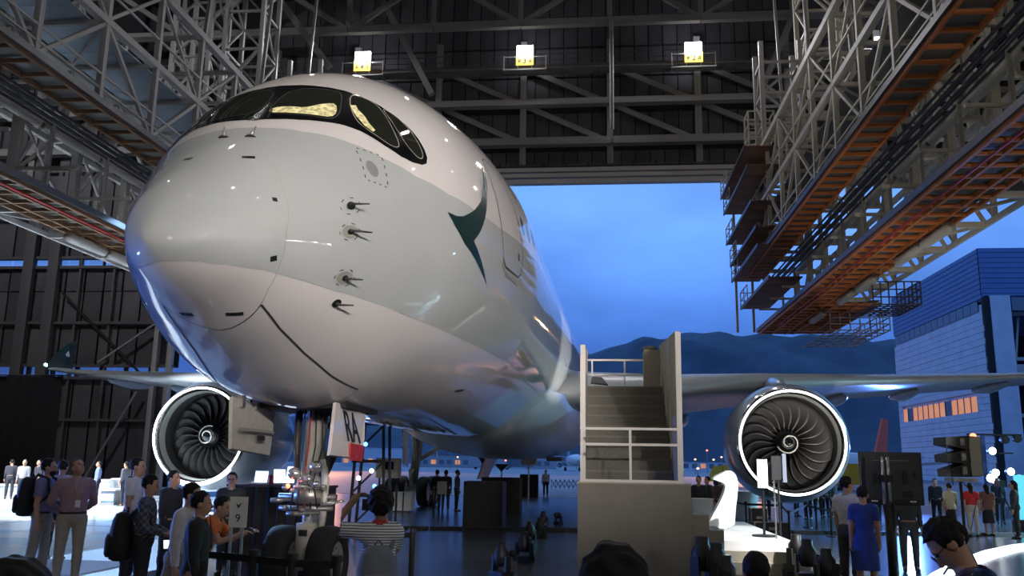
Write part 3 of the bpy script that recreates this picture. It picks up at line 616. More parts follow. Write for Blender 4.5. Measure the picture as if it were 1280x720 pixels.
gpart('data_plate', MB().box((0, -.165, .95), (.12, .02, .09)), X['black'], False, ng)
for k in range(9): gpart('fitting', MB().lathe([(0, -.04), (.04, -.03), (.045, .03), (0, .04)], (random.uniform(-.3, .35), -.22-random.uniform(0, .08), random.uniform(1.25, 1.75)), 'Y', 10), X['chrome' if k % 3 else 'metal'], par=ng)
gpart('tow_fitting', MB().bbox((-.2, -.3, .22), (.2, -.12, .34)), X['metal'], False, ng)
for sx in (-.33, .33): wheel(air, (sx, 0, .525), .525, .40, 'nose_wheel')
gd = gpart('gear_door', MB().prism([(.60, 3.76-S0, 2.80), (.63, 5.10-S0, 2.73), (.74, 4.75-S0, 2.3), (.78, 4.36-S0, 2.02), (.78, 3.1-S0, 2.06), (.70, 3.42-S0, 2.5)], (.05, 0, .012)), X['white'], False)
gd['label'] = 'white nose gear door lettered RA with a red corner'
def ondoor(name, me, s, z, x): 
    d = V((0, 1, -.035)).normalized(); n_ = V((1, 0, .24)).normalized(); u_ = n_.cross(d)
    mt = M((d, u_, n_)).transposed().to_4x4(); mt.translation = (x, s-S0, z); return link(name, me, air if False else gd, mt)
ondoor('lettering', text_mesh('RA', .60, X['black'], sx=.85, sy=1.1), 4.17, 2.45, .745)
pq = MB().prism([(.80, 3.95-S0, 2.24), (.80, 4.6-S0, 2.22), (.835, 4.42-S0, 1.99), (.835, 3.86-S0, 2.0)], (.02, 0, 0)).build('red_corner', X['red'], gd)
ondoor('lettering', text_mesh('A', .09, X['signwhite']), 4.22, 2.17, .812); ondoor('lettering', text_mesh('B', .09, X['signwhite']), 4.17, 2.07, .83)
g2 = gpart('gear_door', MB().prism([(-.62, 3.05-S0, 2.82), (-.62, 4.55-S0, 2.72), (-.74, 4.75-S0, 2.05), (-.74, 3.4-S0, 2.13)], (.05, 0, .012)), X['gearwhite'], False)
g2['label'] = 'bare beige inner face of the other nose gear door'
MB().bbox((-.585, 3.3-S0, 2.38), (-.57, 4.5-S0, 2.42)).build('stiffener', X['plate'], g2)
for k in range(3): MB().box((-.6, 3.35+k*.5-S0, 2.78), (.08, .10, .16)).build('hinge', X['metal'], g2)
MB().box((-.60, 4.1-S0, 2.3), (.03, .22, .07)).build('latch', X['dark'], g2)
for sd in (1, -1):
    mg = gpart('main_gear_strut', MB().tube([(sd*4.9, 33.2-S0, 4.6), (sd*5.25, 33.3-S0, 1.6), (sd*5.3, 33.3-S0, .75)], [.24, .22, .2], 14))
    gpart('drag_brace', MB().tube([(sd*5.2, 33.2-S0, 1.9), (sd*5.0, 31.4-S0, 4.2)], .1, 10).tube([(sd*5.1, 33.3-S0, 2.1), (sd*3.0, 33.6-S0, 3.4)], .1, 10), par=mg)
    gpart('bogie_beam', MB().tube([(sd*5.3, 32.3-S0, .72), (sd*5.3, 34.3-S0, .72)], .16, 10), par=mg)
    gpart('torque_link', MB().prism([(sd*5.3-.15, 32.95-S0, 1.7), (sd*5.3+.15, 32.95-S0, 1.7), (sd*5.3, 32.5-S0, 1.2)], (0, .05, 0)), par=mg, sm=False)
    for k in range(4): gpart('hose', MB().tube([(sd*5.0+.07*k, 33-S0, 4.2), (sd*5.2+.09*k-.1, 32.95-S0, 2.5), (sd*5.2+.06*k, 32.95-S0, 1.0)], .022, 6), X['pipe'], par=mg)
    gpart('leg_door', MB().prism([(sd*5.75, 32.5-S0, 4.3), (sd*5.8, 34.0-S0, 4.3), (sd*5.75, 33.9-S0, 1.9), (sd*5.7, 32.8-S0, 1.9)], (.06, 0, 0)), X['wing'], False)
    for sx in (-.75, .75):
        for sy in (32.4, 34.2): wheel(air, (sd*5.3+sx, sy-S0, .68), .68, .52, 'main_wheel')
bd = gpart('bay_door', MB().prism([(-1.5, 31.2-S0, 2.3), (-1.5, 34.6-S0, 2.3), (-1.9, 34.4-S0, 1.3), (-1.9, 31.4-S0, 1.3)], (.06, 0, 0)), X['wing'], False)
# ================================================================ DOCKING GANTRIES
X0 = -3.85
def dock(sd, label, frame, wood, posts):
    U = lambda u, y, z: V((X0+sd*u, y, z))
    t = thing('docking_gantry', label, 'gantry', (X0+sd*14, 30, 10))
    def lad(n, u0, u1, z, y0, y1, step, longs, m, w=.09, h=.16):
        for u in longs: beam(t, 'stringer', U(u, y0, z), U(u, y1, z), w, h, m)
        y = y0+.2
        while y < y1: beam(t, 'joist', U(u0, y, z-.01), U(u1, y, z-.01), w*.9, h*.8, m); y += step
    def plates(u0, u1, z, y0, y1, ln, m=X['deck']):
        y = y0
        while y < y1-.1:
            yy = min(y+ln, y1); beam(t, 'deck_plate', U((u0+u1)/2, y+.015, z), U((u0+u1)/2, yy-.015, z), abs(u1-u0), .05, m); y += ln
    # lower walkway
    lad('A', 13.4, 15.5, 10.05, 8, 54, .95, (13.45, 14.2, 15.0, 15.5), wood)
    plates(13.4, 15.5, 10.2, 8, 54, 2.4); beam(t, 'edge_rail', U(13.36, 8, 10.2), U(13.36, 54, 10.2), .1, .22, X['pipe'])
    beam(t, 'hose', U(13.85, 8, 9.93), U(13.85, 50, 9.93), .07, .07, X['red'], True)
    lad('A2', 15.5, 17.6, 10.05, 44, 54, .95, (16.5, 17.6), wood); plates(15.5, 17.6, 10.2, 44, 54, 2.4)
    for y in (28.5, 31.2, 36.5, 39.4, 45): beam(t, 'roller_tube', U(15.1, y, 9.72), U(15.1, y+2.3, 9.72), .36, .36, frame, True)
    y = 9.5
    while y < 44:                                                     # outrigger brackets
        beam(t, 'bracket', U(15.4, y, 10.15), U(16.8, y, 10.15), .14, .2, frame); beam(t, 'bracket', U(15.5, y, 12.6), U(16.8, y, 10.2), .1, .12, frame)
        beam(t, 'outer_chord', U(16.8, y, 10.15), U(16.8, y+3.4, 10.15), .12, .18, frame); beam(t, 'bracket', U(16.8, y, 10.15), U(15.6, y+1.7, 10.15), .09, .1, frame); y += 3.4
    # upper walkway
    lad('B', 12.75, 13.95, 13.5, 8, 54.3, .95, (12.8, 13.9), wood); plates(12.75, 13.95, 13.66, 8, 54.3, 2.4); beam(t, 'edge_rail', U(12.7, 8, 13.66), U(12.7, 54.3, 13.66), .1, .22, X['pipe'])
    for k in range(6): beam(t, 'cable_pipe', U(14.15+.17*k, 8, 13.3-.05*(k % 2)), U(14.15+.17*k, 53, 13.3-.05*(k % 2)), .10, .10, X['pipe'], True)
    y = 9.
    while y < 50: beam(t, 'roller_tube', U(15.35, y, 13.25), U(15.35, y+3.3, 13.25), .34, .34, frame, True); beam(t, 'coupling', U(15.35, y+3.3, 13.25), U(15.35, y+3.55, 13.25), .2, .2, X['pipe'], True); y += 3.55
    # posts and bracing between the two walkways
    ys = [9+3.4*k for k in range(14)]
    for i, y in enumerate(ys):
        beam(t, 'post', U(15.7, y, 10.25), U(15.7, y, 13.6), .28, .28, frame); beam(t, 'post', U(15.0, y+.8, 10.25), U(15.0, y+.8, 13.4), .12, .12, frame)
        beam(t, 'cross_beam', U(13.0, y, 13.75), U(17, y, 13.75), .16, .22, frame); beam(t, 'cross_beam', U(13.4, y, 11.4), U(16.4, y, 11.4), .1, .12, frame)
        beam(t, 'post', U(16.9, y, 10.2), U(16.9, y, 13.7), .16, .16, frame)
        if i:
            beam(t, 'brace', U(16.9, ys[i-1], 10.3), U(16.9, y, 13.6), .1, .1, X['docksteel']); beam(t, 'brace', U(15.7, ys[i-1], 13.5), U(15.7, y, 10.4), .09, .09, frame)
        # upper side trusses
        for u in (12.95, 16.4):
            beam(t, 'post', U(u, y, 13.7), U(u, y, 19.6), .2, .2, frame)
            if i:
                a, b = (13.8, 16.6) if i % 2 else (16.6, 13.8); beam(t, 'brace', U(u, ys[i-1], a), U(u, y, b), .13, .13, frame)
                a, b = (19.5, 16.7) if i % 2 else (16.7, 19.5); beam(t, 'brace', U(u, ys[i-1], a), U(u, y, b), .11, .11, frame)
        beam(t, 'cross_beam', U(12.95, y, 16.65), U(16.4, y, 16.65), .14, .16, frame); beam(t, 'cross_beam', U(12.95, y, 19.6), U(16.4, y, 19.6), .14, .16, frame)
        if i % 2: beam(t, 'brace', U(12.95, y, 16.7), U(16.4, y+3.4, 16.7), .09, .09, frame)
        if i % 2 == 0: beam(t, 'hanger', U(14.7, y, 19.6), U(14.7, y+1.5, 33.2), .16, .16, X['steel'])
    for u, z, w_ in ((12.95, 16.65, .24), (16.4, 16.65, .24), (12.95, 19.6, .28), (16.4, 19.6, .28), (12.9, 14.7, .07), (12.9, 14.2, .06), (12.9, 17.7, .07), (15.7, 13.75, .2), (16.9, 13.75, .2)):
        beam(t, 'chord' if w_ > .1 else 'handrail', U(u, 8, z), U(u, 53.5, z), w_, w_, frame)
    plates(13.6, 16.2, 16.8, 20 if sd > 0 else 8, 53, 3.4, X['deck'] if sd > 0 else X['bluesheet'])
    # stepped end platforms with guard rails
    for u0, z in ((11.6, 18.95), (11.75, 17.9), (11.85, 15.9), (12.05, 14.5), (12.1, 13.5), (12.6, 11.75)):
        plates(u0, u0+1.7, z, 45.5, 55, 1.9, X['browndeck'])
        beam(t, 'platform_edge', U(u0, 45.5, z), U(u0, 55, z), .08, .18, X['pipe'])
        for a, b in ((U(u0, 52.4, z), U(u0, 54.95, z)), (U(u0, 54.95, z), U(u0+1.6, 54.95, z))):
            for h in (.5, 1.0): beam(t, 'guard_rail', a+V((0, 0, h)), b+V((0, 0, h)), .05, .05, frame)
            for q in (0, .5, 1): p = a.lerp(b, q); beam(t, 'guard_post', p, p+V((0, 0, 1)), .05, .05, frame)
    for u in (12.3, 13.3): beam(t, 'post', U(u, 54.6, 10.2), U(u, 54.6, 19), .14, .14, frame)
    # wire baskets slung under the outer edge
    def basket(u0, u1, y0, y1, z0, z1, m):
        for k in range(7):
            q = k/6
            beam(t, 'basket_bar', U(u0, y0+(y1-y0)*q, z0), U(u1, y0+(y1-y0)*q, z0), .05, .05, m); beam(t, 'basket_bar', U(u0+(u1-u0)*q, y0, z0), U(u0+(u1-u0)*q, y1, z0), .05, .05, m)
            beam(t, 'basket_bar', U(u0+(u1-u0)*q, y0, z0), U(u0+(u1-u0)*q, y0, z1), .05, .05, m); beam(t, 'basket_bar', U(u1, y0+(y1-y0)*q, z0), U(u1, y0+(y1-y0)*q, z1), .05, .05, m)
        for h in (.33, .66, 1): beam(t, 'basket_bar', U(u0, y0, z0+(z1-z0)*h), U(u1, y0, z0+(z1-z0)*h), .05, .05, m); beam(t, 'basket_bar', U(u1, y0, z0+(z1-z0)*h), U(u1, y1, z0+(z1-z0)*h), .05, .05, m)
    basket(15.6, 17.6, 38.5, 41.5, 9.0, 10.0, X['pipe']); basket(15.8, 18.8, 46.5, 53, 9.1, 10.1, X['docksteel'])
    return t
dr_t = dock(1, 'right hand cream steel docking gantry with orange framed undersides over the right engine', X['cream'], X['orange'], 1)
dl_t = dock(-1, 'left hand steel docking gantry with its shadow put into grey and brown frame colours', X['docksteel'], X['browndeck'], 1)  # weaker light on this side put in as darker frame colours

def mast(x0, x1, y0, y1, z0, z1, m, t, bay=2.6):
    n = int((z1-z0)/bay)
    cs = [(x0, y0), (x1, y0), (x1, y1), (x0, y1)]
    for c in cs: beam(t, 'mast_leg', (*c, z0), (*c, z1), .26, .26, m)
    for i in range(n+1):
        z = z0+i*bay
        for a, b in zip(cs, cs[1:]+cs[:1]):
            beam(t, 'mast_ring', (*a, z), (*b, z), .15, .15, m)
            if i < n: beam(t, 'mast_brace', (*(a if i % 2 else b), z), (*(b if i % 2 else a), z+bay), .13, .13, m)
    return t
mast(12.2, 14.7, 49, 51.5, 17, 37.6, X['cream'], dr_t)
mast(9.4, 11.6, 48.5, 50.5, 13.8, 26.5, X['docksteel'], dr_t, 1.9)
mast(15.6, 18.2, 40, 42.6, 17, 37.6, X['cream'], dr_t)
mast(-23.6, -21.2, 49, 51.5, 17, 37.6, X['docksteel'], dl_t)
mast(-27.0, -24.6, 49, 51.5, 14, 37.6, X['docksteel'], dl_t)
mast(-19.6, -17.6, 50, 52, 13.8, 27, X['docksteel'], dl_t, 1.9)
# hanging ladder cages at the inner end of the right dock
for i, (x0, x1, y, z0, z1) in enumerate(((8.7, 10.2, 49.5, 18.6, 22.6), (10.4, 11.8, 47.5, 15.5, 21))):
    t = dr_t
    for xx in (x0, x1):
        for yy in (y, y+1.3): beam(t, 'cage_upright', (xx, yy, z0), (xx, yy, z1), .09, .09, X['cream'])
    for k in range(6):
        z = z0+(z1-z0)*k/5
        for a, b in (((x0, y), (x1, y)), ((x1, y), (x1, y+1.3)), ((x0, y+1.3), (x1, y+1.3)), ((x0, y), (x0, y+1.3))): beam(t, 'cage_hoop', (*a, z), (*b, z), .07, .07, X['cream'])
    for k in range(12): beam(t, 'cage_rung', (x0+.3, y+1.3, z0+.1+k*(z1-z0)/12), (x1-.3, y+1.3, z0+.1+k*(z1-z0)/12), .04, .04, X['cream'])
    MB().bbox((x0, y, z0-.08), (x1, y+1.3, z0)).build('cage_floor', X['browndeck'], t)
# lit control box on the left masts
cb = thing('control_cabinet', 'dark cabinet with glowing amber lights on the left lattice mast', 'cabinet', (-22.4, 48.5, 21.5))
MB().bbox((-22.9, 48.4, 20.2), (-21.9, 48.9, 24.4)).build('case', X['black'], cb)
for k in range(7): MB().box((-22.45+.22*(k % 2), 48.38, 21.7+k*.3), (.16, .05, .14)).build('lamp', X['ledwarm'], cb)
# ================================================================ AIRFIELD BEYOND THE DOOR
def building():
    t = thing('hangar_building', 'large hangar with a blue roof band and pale siding beyond the right wing', 'building', (60, 148, 0))
    x0, y0, y1, zt = 54.2, 128.5, 167., 33.2
    MB().bbox((x0+.3, y0+.3, 25.6), (130, y1, zt)).build('roof_band', X['bluewall'], t)
    MB().bbox((x0, y0, 26.3), (x0+.3, y1, zt+.4)).build('fascia', X['bluewall'], t); MB().bbox((x0, y0-.1, 26.6), (130, y0+.3, zt+.4)).build('fascia', X['bluewall'], t)
    for k in range(9): beam(t, 'fascia_rib', (x0-.05, y0, 27+k*.75), (x0-.05, y1, 27+k*.75), .08, .06, X['bluewall']); beam(t, 'fascia_rib', (x0, y0-.15, 27+k*.75), (130, y0-.15, 27+k*.75), .08, .06, X['bluewall'])
    z = .4
    while z < 24.3:                      # siding boards on the long wall
        zz = min(z+.92, 24.5)
        if not (10.4 < z < 12.6): MB().bbox((x0-.02-.03*(int(z*10) % 2), y0, z), (x0+.25, y1, zz-.05)).build('siding_board', X['siding'], t)
        else: MB().bbox((x0-.02, y0, z), (x0+.25, y0+4.5, zz-.05)).build('siding_board', X['siding'], t); MB().bbox((x0-.02, y1-2, z), (x0+.25, y1, zz-.05)).build('siding_board', X['siding'], t)
        z += .92
    for k in range(14):
        a = y0+2+k*2.6; MB().bbox((x0+.1, a, 24.7), (x0+.22, a+2.4, 26.2)).build('upper_window', X['winblue'], t)
    for k in range(13):
        a = y0+4.7+k*2.45; MB().bbox((x0+.08, a, 10.5), (x0+.2, a+2.2, 12.7)).build('lit_window', X['winlit'] if k % 7 != 4 else X['winblue'], t); beam(t, 'mullion', (x0+.05, a-.12, 10.4), (x0+.05, a-.12, 12.8), .12, .16, X['winblue'])
    MB().bbox((x0+.3, y0+.3, 0), (x0+1, y1, 26)).build('wall_core', X['siding'], t)
    MB().bbox((x0-.05, y0-.3, 0), (x0+.9, y0+.3, 26.4)).build('corner_post', X['dark'], t)
    MB().bbox((x0+.9, y0-.5, 0), (x0+3.6, y0+.4, 26.6)).build('corner_pier', X['siding'], t)
    MB().bbox((x0+12.5, y0-.6, 4), (x0+16.5, y0+.4, 26.6)).build('door_pier', X['siding'], t)
    MB().bbox((x0+3.6, y1-6, 0), (130, y1-5.5, 26)).build('back_wall', X['dark'], t)
    for k in range(9): MB().bbox((x0+4+k*4, y0, 24.5), (x0+7.6+k*4, y0+.3, 26.4)).build('transom_window', X['winblue'], t)
    for z in (24.3, 17.8, 9.8): beam(t, 'cross_beam', (x0+3.6, y0+2, z), (130, y0+2, z), .5, .5, X['docksteel'])
    for k in range(4): beam(t, 'brace', (x0+4+k*3, y0+3, 10+3*(k % 2)), (x0+6+k*3, y0+3, 24), .3, .3, X['docksteel'])
    MB().bbox((x0+4, y0+5, 15.4), (x0+14, y0+5.3, 17.4)).build('clerestory', X['cloth'], t)
    MB().bbox((x0+4.5, y0-3, 0), (x0+26, y0-1, 5.2)).build('low_annex', X['bluewall'], t)
    for k in range(5): MB().bbox((x0+5+k*3, y0-3.1, 5.3), (x0+5.15+k*3, y0-2.9, 9.5)).build('yard_post', X['concrete'], t)
    for z in (7.4, 9.4): beam(t, 'yard_rail', (x0+5, y0-3, z), (x0+20, y0-3, z), .15, .15, X['concrete'])
building()
# low terminal sheds along the horizon with lamps
for i, (x0, x1, h, y) in enumerate(((-125, -95, 9, 420), (-92, -60, 6, 430), (-57, -38, 8, 440), (-36, -22, 5, 425), (75, 96, 5, 400), (99, 118, 7, 410), (34, 60, 4.5, 430))):
    t = thing('terminal_shed', 'low %s shed on the airfield horizon, number %s from the left' % (('long grey', 'pale', 'tall grey', 'small dark', 'flat roofed', 'blue grey', 'long low')[i], ('one', 'two', 'three', 'four', 'six', 'seven', 'five')[i]), 'building', ((x0+x1)/2, y, 0))
    MB().bbox((x0, y, 0), (x1, y+14, h)).build('wall', X['vehgrey'] if i % 2 else X['siding'], t); MB().bbox((x0-.5, y-.5, h), (x1+.5, y+14.5, h+.6)).build('roof', X['winblue'], t)
    for k in range(int((x1-x0)/4)): MB().bbox((x0+1+k*4, y-.1, 1.5), (x0+3.4+k*4, y+.05, 3.6)).build('window', X['winlit'] if (k+i) % 3 == 0 else X['winblue'], t)
ORD = 'first second third fourth fifth sixth seventh eighth ninth tenth eleventh twelfth'.split(); AL = (486, 563, 572, 632, 668, 869, 884, 892, 902, 1062, 1075, 872)
for i, (px, d, h) in enumerate(((486, 300, 3), (563, 300, 7), (572, 320, 4), (632, 300, 3), (668, 330, 6), (869, 260, 4), (884, 280, 7), (892, 260, 4), (902, 280, 5), (1062, 240, 5), (1075, 230, 6), (872, 200, 1.5))):
    p = AD(px, 575, d); t = thing('apron_light', 'small apron light on a pole far across the airfield, %s from the left' % ORD[sum(q < px for q in AL)], 'lamp', (p.x, p.y, 0), group='apron lights on the horizon')
    MB().tube([(p.x, p.y, 0), (p.x, p.y, h)], .12, 6).build('pole', X['grey'], t); MB().lathe([(0, -.3), (.35, 0), (0, .3)], (p.x, p.y, h+.2), 'Z', 8).build('lamp_head', X['ledwarm'] if i % 3 else X['ledred'], t)
# parked airliners far away
def small_plane(px, d, rz, label, tailm, k=1.):
    p = AD(px, 584, d); t = thing('parked_airliner', label, 'airplane', (p.x, p.y, 0), rz, world=False)
    MB().lathe([(0, -18*k), (1.1*k, -16.8*k), (1.9*k, -14*k), (2*k, 8*k), (1.2*k, 15*k), (.2*k, 19*k)], (0, 0, 3.8*k), 'Y', 20).build('fuselage', X['white'], t, True)
    for sd in (1, -1):
        MB().prism([(sd*1.5*k, -3*k, 3*k), (sd*17*k, 5.5*k, 4.4*k), (sd*17*k, 7*k, 4.4*k), (sd*1.5*k, 3*k, 3*k)], (0, 0, .35*k)).build('wing', X['wing'], t)
        MB().prism([(sd*.5*k, 14.5*k, 5*k), (sd*6*k, 18*k, 5.3*k), (sd*6*k, 19.5*k, 5.3*k), (sd*.5*k, 18*k, 5*k)], (0, 0, .2*k)).build('tailplane', X['wing'], t)
        MB().lathe([(.85*k, -1.6*k), (1.05*k, -1.2*k), (1.0*k, 1.2*k), (.6*k, 2.2*k)], (sd*5.2*k, -3.2*k, 2.1*k), 'Y', 16).build('engine', X['nacelle'], t, True)
        MB().tube([(sd*2.6*k, 1*k, 3*k), (sd*2.6*k, 1*k, .6*k)], .15*k, 8).build('main_leg', X['gearwhite'], t); MB().lathe([(.15*k, -.45*k), (.6*k, -.4*k), (.6*k, .4*k), (.15*k, .45*k)], (sd*2.6*k, 1*k, .6*k), 'X', 14).build('wheel', X['tyre'], t)
    MB().prism([(0, 12*k, 5.2*k), (0, 17*k, 12.2*k), (0, 19.6*k, 12.2*k), (0, 17.5*k, 4.6*k)], (.4*k, 0, 0)).build('tail_fin', tailm, t)
    MB().tube([(0, -13*k, 2.6*k), (0, -13*k, .5*k)], .15*k, 8).build('nose_leg', X['gearwhite'], t)
small_plane(716, 320, R(8), 'white twin jet standing far out on the apron under the belly', X['nacelle'])
small_plane(1058, 106, R(-38), 'parked airliner with an orange tail behind the right engine', X['orangetail'], .70)
# ground vehicles
def vehicle(px, d, L, h, label, m, rz=0., cat='truck'):
    p = AD(px, 584, d); t = thing('service_truck', label, cat, (p.x, p.y, 0), rz, world=False)
    MB().box((-.12*L, 0, .55*h+.25), (L*.7, 2.3, h*.8)).build('body', m, t); MB().grid([[(L*.25, s_*1.1, .5), (L*.5, s_*1.1, .5), (L*.5, s_*1.1, .5+h*.35), (L*.42, s_*1.1, .5+h*.75), (L*.25, s_*1.1, .5+h*.75)] for s_ in (-1, 1)], True, True).build('cab', m, t)
    MB().box((L*.465, 0, .5+h*.55), (.06, 1.9, h*.3), 0, M.Rotation(-.2, 3, 'Y')).build('windscreen', X['gloss'], t)
    for a in (-.33, .36):
        for s_ in (-1, 1): MB().lathe([(.1, -.15), (.42, -.14), (.42, .14), (.1, .15)], (a*L, s_*1.05, .42), 'Y', 14).build('wheel', X['tyre'], t)
for a in ((1079, 84, 6.5, 2.4, 'yellow service truck behind the right engine beside the monitor', X['vehyellow'], 0), (925, 95, 6, 2.2, 'yellow service truck partly hidden by the left rim of the right engine', X['vehyellow'], 2.6),
          (610, 330, 14, 5, 'pale lorry far out on the apron, left of two', X['vehgrey'], 0), (648, 340, 12, 4.6, 'dark lorry far out on the apron, right of two', X['winblue'], 3.1), (1066, 88, 5, 1.7, 'grey van behind the man in the white shirt', X['vehgrey'], .3)): vehicle(*a)
# ================================================================ THINGS ON THE FLOOR
cr_ = thing('cable_ramp', 'long low black cable ramp lying across the hall floor', 'ramp', (4, 28.5, 0))
a, b = V((-6.2, 26.8, 0)), V((26, 32.3, 0)); dirn = (b-a).normalized(); sdv = V((-dirn.y, dirn.x, 0))
for k in range(32):
    p, q = a.lerp(b, k/32+.0006), a.lerp(b, (k+1)/32-.0006)
    MB().grid([[c-sdv*.22, c-sdv*.12+V((0, 0, .10)), c+sdv*.12+V((0, 0, .10)), c+sdv*.22] for c in (p, q)]).add([p-sdv*.22, p-sdv*.12+V((0, 0, .1)), p+sdv*.12+V((0, 0, .1)), p+sdv*.22], [(0, 1, 2, 3)]).build('ramp_section', X['black'], cr_)
# boarding stairs -------------------------------------------------
st = thing('boarding_stairs', 'beige and white boarding stairs with grey carpeted steps in front of the wing', 'stairs', (.55, 17, 0))
ZL = 1.67
def sbox(n, a, b, m, par=st): return MB().bbox(a, b).build(n, m, par)
sbox('plinth', (-.42, 16, .12), (1.57, 17.05, ZL), X['plinth']); sbox('toe_kick', (-.38, 16.06, 0), (1.53, 17.0, .12), X['black']); sbox('landing', (-.43, 15.98, ZL), (1.58, 17.06, ZL+.025), X['stairbeige'])  # plinth beige darkened in colour because the spots light it less
NS = 9; RIS = .225; GO = .30
for k in range(NS):
    y = 17.0+k*GO
    s_ = sbox('step', (-.30, y, ZL), (1.34, y+GO if k < NS-1 else y+1.2, ZL+RIS*(k+1)), X['tread']); sbox('nosing', (-.30, y-.012, ZL+RIS*(k+1)-.03), (1.34, y+.03, ZL+RIS*(k+1)+.006), X['treadedge'], s_)
ZT = ZL+RIS*NS
sbox('support_core', (-.3, 17.06, .1), (1.34, 20.5, ZL), X['stairbeige'])
for n, x, y0, z0, z1 in (('side_panel', -.345, 16.95, 4.28, 4.62), ('side_panel', 1.40, 16.02, 4.40, 4.75)):
    MB().prism([(x, y0, ZL), (x, y0, z0), (x, y0+.05, z0+.02), (x, 20.5, z1), (x, 20.5, ZL)], (.085, 0, 0)).build(n, X['rail' if x < 0 else 'stairbeige'], st)
    beam(st, 'end_cap', (x, y0-.02, ZL), (x, y0-.02, z0), .10, .03, X['rail'])
for yy in (17.4, 18.6, 19.8): sbox('panel_rib', (1.34, yy, ZL), (1.37, yy+.05, 4.5), X['rail'])
for x in (-.35, .52, 1.38): beam(st, 'rail_post', (x, 16.04, ZL), (x, 16.04, 2.66), .045, .045, X['rail'])
for z in (ZL+.05, 2.36, 2.64): beam(st, 'guard_rail', (-.38, 16.04, z), (1.41, 16.04, z), .05, .045, X['rail'])
for y in (16.5, 16.98): beam(st, 'rail_post', (-.36, y, ZL), (-.36, y, 2.66), .045, .045, X['rail'])
for z in (2.36, 2.64): beam(st, 'guard_rail', (-.36, 16.04, z), (-.36, 17, z), .045, .045, X['rail'])
for x in (-.2, .55, 1.0): beam(st, 'rail_post', (x, 20.4, ZT), (x, 20.4, ZT+.72), .04, .04, X['rail'])
for z in (ZT+.36, ZT+.70): beam(st, 'guard_rail', (-.3, 20.4, z), (1.0, 20.4, z), .05, .045, X['rail'])
sbox('end_panel', (.98, 20.2, ZT), (1.36, 20.5, ZT+.92), X['stairbeige'])
for i, (x1, z) in enumerate(((1.60, 1.40), (1.88, 1.16), (2.13, .90))):
    sbox('side_step', (1.57-.01+(0, .03, .31)[i], 16.1, .1), (x1, 17.3, z), X['plinth'])
bag = MB().prism([(-.22, 19.4, ZT+.07), (-.2, 19.4, ZT+.2), (.02, 19.4, ZT+.19), (.16, 19.4, ZT+.03)], (0, .3, 0)).build('folded_mat', X['black']); tag(bag, 'folded black mat lying on the top step of the stairs', 'mat')
cb_ = MB().prism([(.95, 20.35, ZT+.92), (1.3, 20.35, ZT+.92), (1.28, 20.35, ZT+1.0), (1.1, 20.35, ZT+1.03), (.97, 20.35, ZT+.97)], (0, .25, 0)).build('jacket', X['black']); tag(cb_, 'black jacket lying on the beige panel at the head of the stairs', 'jacket')
# white riser with sculpture
rc = G(995, 678, .6); rs = thing('stage_riser', 'low white three-tier stage riser to the right of the stairs', 'platform', (rc.x-1, rc.y+2, 0))
for i, (e, z0, z1, m) in enumerate(((0, .42, .6, 'stagewhite'), (.1, .22, .42, 'stairbeige'), (.22, .0, .22, 'stairbeige'))):
    MB().bbox((2.13, rc.y-e*.8, z0), (rc.x+e, rc.y+6.2, z1)).build('tier', X[m], rs)
d_ = 20.9
out = [(889.5, 600), (894, 596.5), (900, 594), (905, 590.5), (911, 589.5), (916, 592), (919.5, 597), (921.5, 607), (920.5, 622), (918, 640), (917, 662), (882, 662), (888, 648), (896, 634), (902, 622), (905.5, 612), (905, 607), (900, 604), (893, 602)]
pts_ = [AD(x, y, d_) for x, y in out]; base_z = min(p.z for p in pts_)
for p in pts_: p.z += .6-base_z
sc_ = MB().prism(chaikin([tuple(p) for p in pts_], 1), V((-sin(YAW), cos(YAW), 0))*.22).build('swan_neck_sculpture', X['stagewhite']); tag(sc_, 'brilliant white swan-neck shaped stand on the white riser', 'sculpture')
p = AD(953, 592, 18.6); sg = thing('light_panel', 'bright white upright panel on a black pole before the right engine', 'sign', (p.x, p.y, .6))
MB().box((p.x, p.y, p.z), (.20, .06, .58)).build('panel', mat('light panel', (1, 1, 1), emit=(.95, .95, 1), strength=1.6), sg); beam(sg, 'pole', (p.x, p.y+.05, .6), (p.x, p.y+.05, p.z+.2), .05, .05, X['black'], True); MB().lathe([(0, 0), (.25, 0), (.25, .03), (0, .04)], (p.x, p.y+.05, .602), 'Z', 16).build('base', X['black'], sg)
p = AD(978, 585, 19); sg = thing('grey_screen', 'narrow grey screen on a stand in front of the right engine fan', 'screen', (p.x, p.y, 0))
MB().box((p.x-.12, p.y, p.z), (.22, .08, .5)).build('panel', X['pipe'], sg); MB().box((p.x+.03, p.y-.02, p.z), (.08, .1, .6)).build('edge', X['nacelle'], sg); beam(sg, 'pole', (p.x-.1, p.y, 0), (p.x-.1, p.y, p.z), .05, .05, X['black'], True)
p = AD(969, 640, 18.2); sg = thing('thin_stand', 'thin grey chain-topped stand beside the bright white panel', 'stand', (p.x, p.y, 0)); beam(sg, 'pole', (p.x, p.y, 0), (p.x, p.y, 1.75), .035, .035, X['metal'], True)
for k in range(6): MB().lathe([(0, -.03), (.035, 0), (0, .03)], (p.x, p.y, 1.2+.1*k), 'Z', 8).build('bead', X['metal'], sg)

